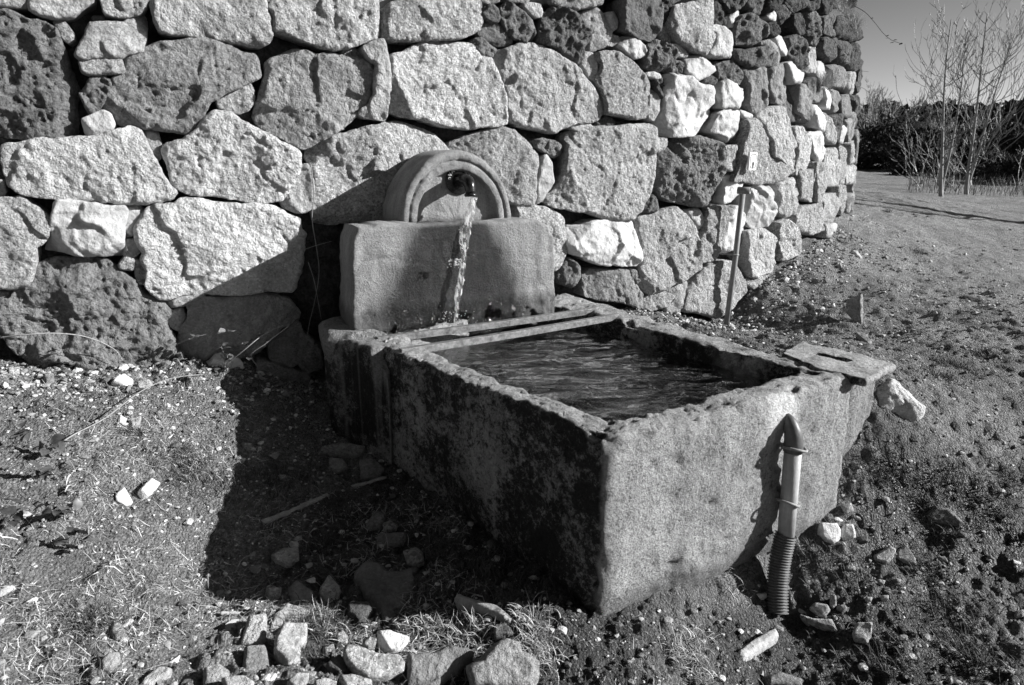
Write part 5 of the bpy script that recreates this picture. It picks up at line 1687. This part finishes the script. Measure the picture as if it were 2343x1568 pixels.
# crumbs and clods heaped along the foot of the wall
Pw = []
for k in range(4200):
    s_ = rs.uniform(-2.3, 3.6); off = abs(rs.normal(0, .20)) - .02
    p_, n_ = plan(np.array([s_])); Pw.append((p_[0] + n_[0] * off))
Pw = np.array(Pw); Pw = Pw[~inside(Pw, tq)]
pebbles(Pw, np.clip(np.exp(rs.normal(-4.75, .5, len(Pw))), .003, .03), None, 64, 'crumbled_stone', 'crumbled stone and clods along the foot of the wall', I0, .7)

# ------------------------------------------------------------------ dry grass, straw and tufts (uncountable)
def blades(P, Z, L, Wd_, lean, seed, mat, name, label, curl=.5, flatlie=False):
    r_ = np.random.RandomState(seed); n = len(P)
    a = r_.uniform(0, 2 * math.pi, n)
    dx, dy = np.cos(a), np.sin(a)
    le = np.clip(lean + r_.normal(0, .22, n), .05, 1.5)
    sx, sy = -dy * Wd_ * .5, dx * Wd_ * .5
    segs = 4
    V = np.zeros((n, segs * 2 + 1, 3)); 
    px_, py_, pz_ = P[:, 0].copy(), P[:, 1].copy(), Z.copy() - .002
    an = le.copy()
    st_ = L / segs
    curlv = curl * (1 + .5 * r_.normal(0, 1, n)) / segs
    side = r_.normal(0, .25, n)
    for s_ in range(segs):
        f = 1 - s_ / segs * .6
        V[:, 2 * s_] = np.stack([px_ - sx * f, py_ - sy * f, pz_], 1)
        V[:, 2 * s_ + 1] = np.stack([px_ + sx * f, py_ + sy * f, pz_], 1)
        px_ += np.sin(an) * dx * st_; py_ += np.sin(an) * dy * st_; pz_ += np.cos(an) * st_
        an = an + curlv
        dx, dy = dx * np.cos(side) - dy * np.sin(side), dx * np.sin(side) + dy * np.cos(side)
    V[:, -1] = np.stack([px_, py_, pz_], 1)
    if flatlie:
        g = ground_z(V[..., 0].ravel(), V[..., 1].ravel()).reshape(n, -1)
        V[..., 2] = np.maximum(V[..., 2], g + .0015)
    T = []
    for s_ in range(segs - 1):
        b = 2 * s_
        T += [(b, b + 1, b + 3), (b, b + 3, b + 2)]
    b = 2 * (segs - 1); T += [(b, b + 1, b + 2)]
    T = np.array(T)
    F = (T[None] + (np.arange(n) * (segs * 2 + 1))[:, None, None]).reshape(-1, 3)
    o = obj(name, V.reshape(-1, 3), F, mat, None, 1, True, (0, 2, 0))
    tag(o, label, kind='stuff')
def grass_mat(name, lo, hi):
    m = NB(name); geo = m.n('ShaderNodeNewGeometry')
    m.color(m.ramp(geo.outputs['Random Per Island'], 0, 1, lo, hi))
    m.b.inputs['Roughness'].default_value = .55
    return m.m
M_DRY = grass_mat('dry_straw', .16, .62)
M_TUFT = grass_mat('dark_turf', .02, .12)
M_LITTER = grass_mat('leaf_litter', .06, .34)
# straw lying on the left slope and along the wall
cen = scatter(900, -52, -3, 1.15, 4.0)
cen = cen[on_open_ground(cen)]
dn_ = fbm(np.concatenate([cen * 1.6, np.zeros((len(cen), 1))], 1), 91, 2)
cen = cen[dn_ > -.15]
P = np.repeat(cen, 16, 0) + rs.normal(0, .035, (len(cen) * 16, 2))
P = P[on_open_ground(P)]
blades(P, ground_z(P[:, 0], P[:, 1]), rs.uniform(.015, .075, len(P)), rs.uniform(.0010, .0024, len(P)), 1.15, 92, M_DRY, 'dry_grass', 'dry straw and thin roots lying on the gravel', 1.2, True)
cen = scatter(420, -6, 50, 1.15, 6.0); cen = cen[on_open_ground(cen)]
P = np.repeat(cen, 9, 0) + rs.normal(0, .03, (len(cen) * 9, 2)); P = P[on_open_ground(P)]
blades(P, ground_z(P[:, 0], P[:, 1]), rs.uniform(.012, .05, len(P)), rs.uniform(.0010, .0024, len(P)), 1.1, 93, M_LITTER, 'straw_litter', 'broken straw and leaf litter on the right hand slope', 1.0, True)
# turf tufts
tp = [('J', 1740, 230, 1.5), ('J', 1800, 280, 1.3), ('J', 1560, 330, 1.6), ('J', 1560, 370, 1.3), ('J', 1990, 330, 1.2), ('J', 880, 740, 1.5), ('J', 800, 745, 1.0), ('J', 1540, 830, 1.4), ('J', 1720, 600, 1.4), ('J', 1780, 1100, 1.9), ('J', 1700, 1120, 1.5), ('J', 1900, 1370, 2.0), ('J', 1870, 1410, 1.6), ('J', 1300, 1440, 1.6), ('J', 1260, 180, 1.0), ('J', 1340, 170, 1.0), ('J', 2160, 240, 1.4),
      ('J', 2050, 480, 1.4), ('J', 1110, 860, 1.0), ('J', 780, 520, 1.2), ('J', 830, 510, 1.0), ('J', 1000, 300, .9), ('H', 880, 600, 2.2), ('H', 920, 640, 1.6), ('H', 850, 570, 1.2), ('H', 400, 1280, 1.4), ('H', 450, 1310, 1.2), ('H', 600, 420, .8), ('I', 740, 1150, 1.5), ('I', 760, 1190, 1.3), ('I', 820, 1160, 1.2), ('I', 740, 1370, 1.0), ('G', 1330, 1350, 1.2), ('G', 1370, 1365, 1.2), ('G', 1500, 1300, 1.3), ('G', 1620, 1170, 1.0), ('G', 1420, 1255, 1.2), ('G', 1180, 460, .9), ('G', 970, 170, .8), ('G', 430, 900, 1.0), ('I', 1640, 820, 1.6), ('I', 1780, 800, 1.4), ('I', 1900, 860, 1.6), ('I', 2060, 1000, 1.5), ('I', 900, 470, 1.4), ('I', 560, 250, 1.6), ('I', 420, 300, 1.5), ('I', 1500, 700, 1.2), ('I', 820, 640, 1.3)]
PP, LL = [], []
for c_, x_, y_, s_ in tp:
    g = ground_hit(px(c_, [(x_, y_)]))[0]
    n_ = int(150 * s_)
    q = rs.normal(0, 1, (n_, 2)) * [.032 * s_, .026 * s_]
    PP.append(g[:2] + q); LL.append(rs.uniform(.018, .050, n_) * (.7 + .3 * s_))
more = scatter(110, 4, 50, 1.3, 7.0); more = more[on_open_ground(more)]
for c_ in more:
    n_ = 45; PP.append(c_ + rs.normal(0, .035, (n_, 2))); LL.append(rs.uniform(.012, .035, n_))
P = np.concatenate(PP); L_ = np.concatenate(LL); k_ = on_open_ground(P); P, L_ = P[k_], L_[k_]
blades(P, ground_z(P[:, 0], P[:, 1]), L_, rs.uniform(.0014, .0028, len(P)), .55, 94, M_TUFT, 'grass_tufts', 'short dark grass tufts in the trodden earth', .9)
# pale curly grass catching the light at the front
PP = []
for c_, x_, y_, n_ in (('I', 1690, 1230, 90), ('I', 1650, 1300, 70), ('I', 1830, 1240, 50), ('I', 2080, 1190, 60), ('I', 2150, 1290, 150), ('I', 2200, 1400, 120), ('I', 1700, 1400, 60), ('I', 760, 1130, 70), ('I', 800, 1200, 60), ('I', 1400, 1200, 40), ('J', 340, 880, 60), ('H', 900, 620, 120), ('J', 60, 1250, 60), ('J', 20, 1380, 120), ('J', 90, 1450, 90)):
    g = ground_hit(px(c_, [(x_, y_)]))[0]; PP.append(g[:2] + rs.normal(0, .028, (n_, 2)))
P = np.concatenate(PP)
blades(P, ground_z(P[:, 0], P[:, 1]), rs.uniform(.03, .075, len(P)), rs.uniform(.0014, .0028, len(P)), .7, 95, M_DRY, 'pale_grass', 'pale curling grass blades at the edge of the shadow', 1.6)
# ------------------------------------------------------------------ brambles and stems
stemm = NB('bramble_bark'); sc_ = stemm.oco()
stemm.color(stemm.math('MULTIPLY', stemm.ocol(), stemm.ramp(stemm.noise(sc_, 80.0, 4, .7), .3, .7, .7, 1.25)))
M_STEM = stemm.m
leafm = NB('bramble_leaf'); lc_ = leafm.oco()
leafm.color(leafm.math('MULTIPLY', leafm.ocol(), leafm.ramp(leafm.noise(lc_, 60.0, 4, .7), .3, .7, .6, 1.3)))
leafm.b.inputs['Roughness'].default_value = .4
M_LEAF = leafm.m
def catmull(P, m_):
    P = [np.asarray(p, float) for p in P]; P = [2 * P[0] - P[1]] + P + [2 * P[-1] - P[-2]]
    out = []
    for i in range(1, len(P) - 2):
        for k in range(m_):
            t = k / m_
            a, b, c, d = P[i - 1], P[i], P[i + 1], P[i + 2]
            out.append(.5 * ((2 * b) + (-a + c) * t + (2 * a - 5 * b + 4 * c - d) * t * t + (-a + 3 * b - 3 * c + d) * t ** 3))
    out.append(P[-2]); return out
def leaf(par, p, size, seed, tone=.09):
    r_ = np.random.RandomState(seed)
    d = r_.normal(0, 1, 3); d[2] *= .4; d /= np.linalg.norm(d); up = np.array([r_.normal() * .4, r_.normal() * .4, 1.0]); s_ = np.cross(d, up); s_ /= np.linalg.norm(s_); u = np.cross(s_, d)
    V, F = [], []
    n_ = 8
    for i in range(n_ + 1):
        t = i / n_; w = .36 * math.sin(math.pi * t ** .8) + (.03 if i % 2 else -.01) * (0 < i < n_)
        c = p + d * size * t + u * size * (.12 * math.sin(t * 3))
        V += [c - s_ * w * size + u * size * .07, c, c + s_ * w * size + u * size * .07]
    for i in range(n_):
        b = 3 * i; F += [(b, b + 1, b + 4, b + 3), (b + 1, b + 2, b + 5, b + 4)]
    return obj('leaf', V, F, M_LEAF, par, tone)
def bramble(P, rad, label, leaves=(), thorns=30, tone=.36, seed=1, name='bramble', leafsize=.03, ltone=.09):
    Q = catmull(P, 10); r_ = np.random.RandomState(seed)
    th_ = thing(name, label, 'bramble' if thorns else 'dry stem', tuple(float(v) for v in Q[0]), {'bramble': 'bramble stems at the foot of the wall and on the slope', 'dry_vine': 'dead vines beside the fountain block', 'leafy_sprig': 'leafy sprigs on the left slope'}.get(name, 'twigs sticking out of the wall end'))
    m_ = len(Q)
    rad = rad * .68; tone = tone * .75
    V, F = tube(Q, [rad * (1 - .55 * i / m_) for i in range(m_)], 7)
    mb = MB(); mb.add(V, F)
    for k in range(thorns):
        i = r_.randint(1, m_ - 1); d = r_.normal(0, 1, 3); d /= np.linalg.norm(d)
        V, F = tube([Q[i], Q[i] + d * rad * 3.0], [rad * .5, rad * .08], 4); mb.add(V, F)
    mb.obj('stem', M_STEM, th_, tone)
    for t, n_ in leaves:
        p = Q[int(t * (m_ - 1))]
        for k in range(n_): leaf(th_, p + r_.normal(0, .008, 3), leafsize * r_.uniform(.7, 1.25), seed * 31 + k * 7 + int(t * 100), ltone * r_.uniform(.6, 1.8))
    return th_
def wp(x, y, h):
    """photo pixel on the wall's face, h in front of it"""
    sz = wall_sz([(x, y)])[0]
    base = wall_map(np.array([sz[0]]), np.array([sz[1]]), np.array([h]))[0]
    _, n = plan(np.array([sz[0]])); n3 = np.array([n[0, 0], n[0, 1], 0])
    return on_plane([(x, y)], base, n3)[0]
bramble([wp(0, 773, .10), wp(60, 766, .14), wp(130, 763, .14), wp(200, 772, .12), wp(262, 800, .10), wp(285, 835, .07)], .0042, 'arching bramble stem across the foot of the big lava stone', ((.6, 2), (.95, 2)), 34, .42, 3)
bramble([wp(590, 840, .10), wp(575, 812, .16), wp(610, 785, .20), wp(662, 745, .22)], .0042, 'thorny bramble shoot rising to the right, its tip lit', ((.25, 2),), 34, .50, 4)
bramble([wp(510, 840, .12), wp(560, 800, .18), wp(600, 768, .18), wp(640, 748, .16), wp(664, 742, .15)], .0036, 'leafy bramble shoot in front of the dark gap left of the fountain', ((.1, 3), (.3, 3), (.45, 2)), 26, .42, 5)
bramble([wp(515, 895, .12), wp(515, 850, .12), wp(513, 815, .13), wp(505, 790, .14)], .0035, 'upright bramble stem with dark leaves beside the large white stone', ((.3, 2), (.6, 3), (.95, 4)), 20, .30, 6, leafsize=.036)
bramble([wp(400, 790, .10), wp(450, 770, .12), wp(520, 760, .14), wp(560, 752, .12)], .0025, 'thin bramble twig with small leaves over the grey wall stone', ((.0, 2), (.35, 3), (.75, 3), (1, 2)), 14, .34, 7)
gA = lambda x, y, l=.02: ground_hit(px('H', [(x, y)]), l)[0]
bramble([gA(200, 520), gA(330, 430, .03), gA(480, 350, .05), gA(640, 230, .07), gA(780, 170, .06), gA(930, 150, .03)], .0042, 'long dry bramble stem trailing diagonally down the left slope', (), 30, .34, 8)
for k, (x, y, lab) in enumerate(((170, 520, 'dark bramble leaves at the left edge of the slope'), (60, 470, 'cluster of bramble leaves nearest the left edge'), (250, 830, 'sprig of three dark leaves low on the left slope'), (290, 950, 'curled dark leaf pair below the sprig of leaves'), (40, 840, 'dull toothed leaves at the left edge lower down'), (190, 640, 'small dark leaves under the bramble cluster'))):
    g0 = gA(x, y, .01)
    bramble([g0, g0 + [.01, .01, .025], g0 + [.03, .0, .04], g0 + [.05, .01, .03]], .0018, lab, ((.3, 2), (.7, 3), (1, 2)), 4, .2, 20 + k, 'leafy_sprig', .042, .07)
bramble([wp(711, 375, .05), wp(718, 440, .05), wp(714, 500, .04), wp(723, 560, .05), wp(730, 620, .06), wp(722, 680, .07), wp(708, 740, .08), wp(700, 790, .07)], .0035, 'dead vine hanging down beside the left side of the fountain block', (), 8, .30, 9, 'dry_vine')
bramble([wp(640, 585, .05), wp(690, 573, .06), wp(720, 563, .07), wp(760, 552, .08)], .0016, 'fine dry tendril reaching to the fountain block', (), 0, .55, 10, 'dry_vine')
bramble([wp(705, 600, .05), wp(718, 640, .06), wp(728, 690, .07), wp(735, 730, .07)], .0022, 'short dry stem crossing the dead vine', (), 0, .42, 11, 'dry_vine')
# twigs over the end of the wall
far_n = np.array([-0.25, -0.97, 0.0])
def fp(x, y): return on_plane([(x, y)], np.array([2.7, 5.2, 1.5]), far_n)[0]
bramble([fp(1895, 12), fp(1935, 8), fp(1975, 25), fp(2000, 50), fp(2020, 75), fp(2040, 92), fp(2062, 100)], .0042, 'drooping bramble twig with withered buds against the sky', ((.45, 1), (.78, 2), (.92, 2), (1, 2)), 14, .13, 12, 'bramble_twig', .026, .05)
bramble([fp(1950, 164), fp(1975, 163), fp(1988, 165)], .0025, 'short bare twig sticking out of the wall end', (), 3, .2, 13, 'bramble_twig')
bramble([fp(1955, 195), fp(1980, 205), fp(1992, 222), fp(1998, 240)], .0022, 'thin forked twig hanging from the wall end below the bare twig', ((1, 2),), 4, .2, 14, 'bramble_twig', .02, .06)
# dry grass on the wall's head at its far end
PP = []
Zs = []
rs = np.random.RandomState(12)
_t = wall_sz([(1910, 5), (1960, 75), (1968, 150)])
for k in range(1500):
    t = rs.uniform()
    x_ = 1908 + 58 * t + rs.normal(0, 4); y_ = 2 + 62 * t ** 1.3 + rs.normal(0, 6) + 4
    p = wp(min(x_, 1962), y_, rs.uniform(-.05, .03)); PP.append(p[:2]); Zs.append(p[2])
for k in range(500):
    x_, y_ = 1893 + rs.normal(0, 6), 190 + rs.normal(0, 8); p = wp(x_, y_, .05); PP.append(p[:2]); Zs.append(p[2])
PP = np.array(PP); Zs = np.array(Zs)
blades(PP, Zs, rs.uniform(.04, .12, len(PP)), rs.uniform(.0012, .0026, len(PP)), .7, 97, M_DRY, 'wall_top_grass', 'tuft of dry grass and moss on the far end of the wall', .9)

# ------------------------------------------------------------------ bare trees
bark = NB('pale_bark'); bc_ = bark.oco()
bark.color(bark.math('MULTIPLY', bark.ocol(), bark.ramp(bark.noise(bc_, 9.0, 6, .75), .3, .7, .65, 1.3)))
M_BARK = bark.m
def grow(mb, p, d, L, r, depth, rnd, spread, ups, wig, nseg=5, sides=5, split=(2, 3), minr=.0035, shrink=.72):
    Q = [p]; R_ = [r]
    for i in range(nseg):
        d = d + rnd.normal(0, wig, 3); d[2] += ups; d /= np.linalg.norm(d)
        p = p + d * L / nseg; Q.append(p); R_.append(r * (1 - .45 * (i + 1) / nseg))
    V, F = tube(Q, R_, sides, cap=False); mb.add(V, F)
    if depth <= 0: return
    nb = rnd.randint(split[0], split[1] + 1)
    for k in range(nb):
        i = nseg if k == 0 else rnd.randint(max(1, nseg // 3), nseg + 1)
        a = rnd.normal(0, 1, 3); a -= d * (a @ d); a /= np.linalg.norm(a) + 1e-9
        sp = spread * (.35 if k == 0 else 1) * rnd.uniform(.6, 1.2)
        nd = d * math.cos(sp) + a * math.sin(sp)
        rr_ = max(minr, R_[i] * (.9 if k == 0 else .62))
        grow(mb, Q[i], nd, L * shrink * rnd.uniform(.75, 1.15), rr_, depth - 1, rnd, spread, ups, wig, max(3, nseg - 1), max(3, sides - (depth < 3)), split, minr, shrink)
def g_at(x, dist, y=440):
    d = rays([(x, y)])[0]; X = d[0] * dist / d[1]
    return np.array([X, dist, float(ground_smooth(X, dist)) - .03])
def young_tree(x, dist, top, tone, seed, label, lean=(0, 0), leaders=2, nbr=16, rt=.06, wd=1.0, ctone=.13):
    b = g_at(x, dist); rnd = np.random.RandomState(seed)
    zt = CAM_H + rays([(x, top)])[0][2] / rays([(x, top)])[0][1] * dist
    H = zt - b[2]
    t = thing('bare_tree', label, 'tree', tuple(b), 'bare trees beyond the wall')
    tk = MB(); cr = MB()
    for li in range(leaders):
        Q = []; m_ = 22
        ph = rnd.uniform(0, 6)
        off = (li - (leaders - 1) / 2) * .16 * wd
        fork = .12 if li else 0
        for i in range(m_ + 1):
            s = i / m_
            Q.append(b + np.array([lean[0] * s + off * max(0, s - fork) ** .7 * 2.2 + .05 * math.sin(4 * s + ph) * s, lean[1] * s, H * s * (1 - .10 * li)]))
        R_ = [(rt * (1 - (i / m_) ** .55 * .9) * (.75 if li else 1)) + .004 for i in range(m_ + 1)]
        V, F = tube(Q, R_, 8, cap=False); tk.add(V, F)
        for k in range(nbr):
            s = .14 + .84 * (k + rnd.uniform(0, .8)) / nbr
            i = min(int(s * m_), m_ - 1)
            az_ = rnd.uniform(0, 2 * math.pi)
            el_ = rnd.uniform(.15, .75)
            d = np.array([math.cos(az_) * math.cos(el_), math.sin(az_) * math.cos(el_) * .8, math.sin(el_)])
            L = H * (.25 * (1 - s) + .085) * rnd.uniform(.8, 1.2) * wd
            grow(cr, Q[i], d, L, max(.006, R_[i] * .42), 4, rnd, .60, .14, .13, 6, 4, (1, 3), .0042, .64)
    tk.obj('trunk', M_BARK, t, tone); cr.obj('crown', M_BARK, t, ctone)
    return t
young_tree(2155, 11.0, 45, .26, 42, 'slender young bare tree with pale bark, left of the pair beyond the wall', (-.12, 0), 2, 13, .032, .9)
young_tree(2212, 12.0, 35, .26, 47, 'fuller young bare tree with many rising twigs, right of the pair beyond the wall', (.10, 0), 2, 19, .036, 1.25)
young_tree(2800, 6.9, -500, .30, 51, 'bare tree outside the right edge whose trunk throws a long thin shadow', (0, 0), 1, 12, .085, 1.0)

def round_tree(x, dist, top, base, wdt, seed, label, tone=.12, depth=6, n=13):
    b = g_at(x, dist, base); rnd = np.random.RandomState(seed)
    zt = CAM_H + rays([(x, top)])[0][2] / rays([(x, top)])[0][1] * dist
    H = zt - b[2]
    t = thing('bare_tree', label, 'tree', tuple(b), 'bare trees beyond the wall')
    tk = MB(); V, F = tube([b, b + [0, 0, H * .15], b + [.05, 0, H * .30]], [H * .030, H * .026, H * .020], 8); tk.add(V, F)
    tk.obj('trunk', M_BARK, t, tone)
    cr = MB()
    for k in range(n):
        a = 2 * math.pi * k / n + rnd.uniform(-.3, .3); e = rnd.uniform(.35, 1.35)
        d = np.array([math.cos(a) * math.cos(e) * wdt, math.sin(a) * math.cos(e) * wdt, math.sin(e)]); d /= np.linalg.norm(d)
        grow(cr, b + np.array([0, 0, H * rnd.uniform(.10, .32)]), d, H * .34, H * .010, depth - 2, rnd, .46, .02, .09, 5, 3, (3, 4), H * .0028, .66)
    cr.obj('crown', M_BARK, t, tone)
round_tree(1992, 26, 190, 385, 1.3, 71, 'round headed bare tree just beyond the end of the wall', .15)
round_tree(2130, 42, 262, 400, 1.2, 72, 'bare tree crown rising behind the evergreens left of the two young trees', .2)
round_tree(2205, 38, 268, 400, 1.0, 73, 'round bare crown behind the young trees on the right', .2)
round_tree(2070, 26, 300, 410, 1.3, 74, 'low dark bare tree between the round tree and the evergreens', .10)
round_tree(2320, 34, 290, 420, 1.3, 75, 'bare tree behind the evergreens near the right edge', .14)

# ------------------------------------------------------------------ dark evergreens and undergrowth
evm = NB('dark_foliage'); geo = evm.n('ShaderNodeNewGeometry')
evm.color(evm.ramp(geo.outputs['Random Per Island'], 0, 1, .010, .06)); evm.b.inputs['Roughness'].default_value = .9; evm.b.inputs['Specular IOR Level'].default_value = .1
M_EV = evm.m
def evergreen(x, dist, top, base, w, seed, label, n=5200, leaf_=.16):
    b = g_at(x, dist, base); rnd = np.random.RandomState(seed)
    zt = CAM_H + rays([(x, top)])[0][2] / rays([(x, top)])[0][1] * dist
    H = zt - b[2]
    t = thing('evergreen_tree', label, 'tree', tuple(b), 'dark evergreens behind the young trees')
    tk = MB(); V, F = tube([b, b + [0, 0, H * .8]], [H * .03, H * .01], 7); tk.add(V, F); tk.obj('trunk', M_BARK, t, .10)
    nc = 34
    C = []
    for k in range(nc):
        zz = rnd.uniform(.05, .95); rad_ = w * (1.05 - zz ** 2 * .85); zz *= .80
        a = rnd.uniform(0, 2 * math.pi); r_ = rad_ * math.sqrt(rnd.uniform(.05, 1))
        C.append((b[0] + r_ * math.cos(a), b[1] + r_ * math.sin(a) * .8, b[2] + H * zz * .93, w * rnd.uniform(.18, .36)))
    C = np.array(C)
    ci = rnd.randint(0, nc, n)
    dv = rnd.normal(0, 1, (n, 3)); dv /= np.linalg.norm(dv, axis=1)[:, None]
    P = C[ci, :3] + dv * (C[ci, 3] * rnd.uniform(.35, 1.05, n))[:, None] * [1, 1, .75]
    P[:, 2] = np.maximum(P[:, 2], b[2] + .05)
    u = rnd.normal(0, 1, (n, 3)); u /= np.linalg.norm(u, axis=1)[:, None]
    v = np.cross(u, rnd.normal(0, 1, (n, 3))); v /= np.linalg.norm(v, axis=1)[:, None]
    s = leaf_ * rnd.uniform(.5, 1.3, n)[:, None]
    V = np.stack([P - u * s, P + v * s * .35, P + u * s, P - v * s * .35], 1).reshape(-1, 3)
    F = np.arange(n * 4).reshape(-1, 4)
    obj('crown', V, F, M_EV, t, 1, False, b)
for i, (x, d, top, base, w, lab) in enumerate((
    (2035, 24, 262, 395, 1.9, 'dark bushy evergreen right of the round headed bare tree'),
    (2100, 25, 285, 400, 1.6, 'low dark evergreen behind the left young tree'),
    (2165, 27, 280, 405, 1.7, 'dark evergreen between the trunks of the two young trees'),
    (2235, 26, 278, 405, 1.8, 'dark evergreen behind the right young tree'),
    (2300, 24, 262, 410, 1.9, 'tall dark evergreen mass near the right edge'),
    (2365, 22, 275, 420, 1.8, 'dark evergreen cut by the right edge of the picture'),
    (2330, 17, 350, 440, 1.1, 'low dark bush in front of the evergreens at the right edge'),
    (2270, 19, 345, 435, 1.0, 'low dark bush behind the fuller young tree'),
    (1975, 34, 345, 400, 1.4, 'low bush under the round headed bare tree'),
    (2110, 20, 362, 425, .9, 'low scrubby bush between the left young tree and the meadow'))):
    evergreen(x, d, top, base, w, 500 + i, lab, 9000 if w > 1.2 else 5000, .075 if d > 20 else .055)
# a far belt of wood closing the view
mb_n = 26000
rnd = np.random.RandomState(9)
a = np.radians(rnd.uniform(-70, 75, mb_n)); r_ = rnd.uniform(48, 62, mb_n)
hh = 3.0 + 1.3 * fbm(np.stack([a * 14, a * 0, a * 0], 1), 5, 3)
P = np.stack([r_ * np.sin(a), r_ * np.cos(a), ground_smooth(r_ * np.sin(a), r_ * np.cos(a)) + hh * rnd.uniform(0, 1, mb_n)], 1)
u = rnd.normal(0, 1, (mb_n, 3)); u /= np.linalg.norm(u, axis=1)[:, None]; v = np.cross(u, rnd.normal(0, 1, (mb_n, 3))); v /= np.linalg.norm(v, axis=1)[:, None]
V = np.stack([P - u * .35, P + v * .2, P + u * .35, P - v * .2], 1).reshape(-1, 3)
tag(obj('far_woodland', V, np.arange(mb_n * 4).reshape(-1, 4), M_EV, None, 1, False, (0, 50, 0)), 'far dark belt of woodland closing the view', kind='stuff')
# tall dry stalks and bare scrub in front of the evergreens
PP = []
for k in range(2200):
    d_ = rnd.uniform(11.5, 21); x_ = rnd.uniform(2075, 2480)
    g = g_at(x_, d_); PP.append(g)
PP = np.array(PP)
lowd = fbm(PP * .8, 17, 2) > -.25
PP = PP[lowd]
M_SCRUB = grass_mat('dry_scrub', .03, .18)
blades(PP[:, :2], PP[:, 2], rnd.uniform(.10, .36, len(PP)), rnd.uniform(.004, .010, len(PP)), .25, 98, M_SCRUB, 'dry_scrub', 'thicket of dry stalks and bare scrub under the trees', .35)
sc = MB()
for k in range(14):
    d_ = rnd.uniform(13, 21); x_ = rnd.uniform(2080, 2420); g = g_at(x_, d_)
    for j in range(3):
        dd = np.array([rnd.normal(0, .5), rnd.normal(0, .3), 1.0]); dd /= np.linalg.norm(dd)
        grow(sc, g, dd, rnd.uniform(.3, .6), .012, 3, rnd, .5, .05, .15, 4, 3, (2, 3), .004, .75)
tag(sc.obj('bare_scrub', M_BARK, None, .14), 'tangle of bare shrubs under the evergreens', kind='stuff')
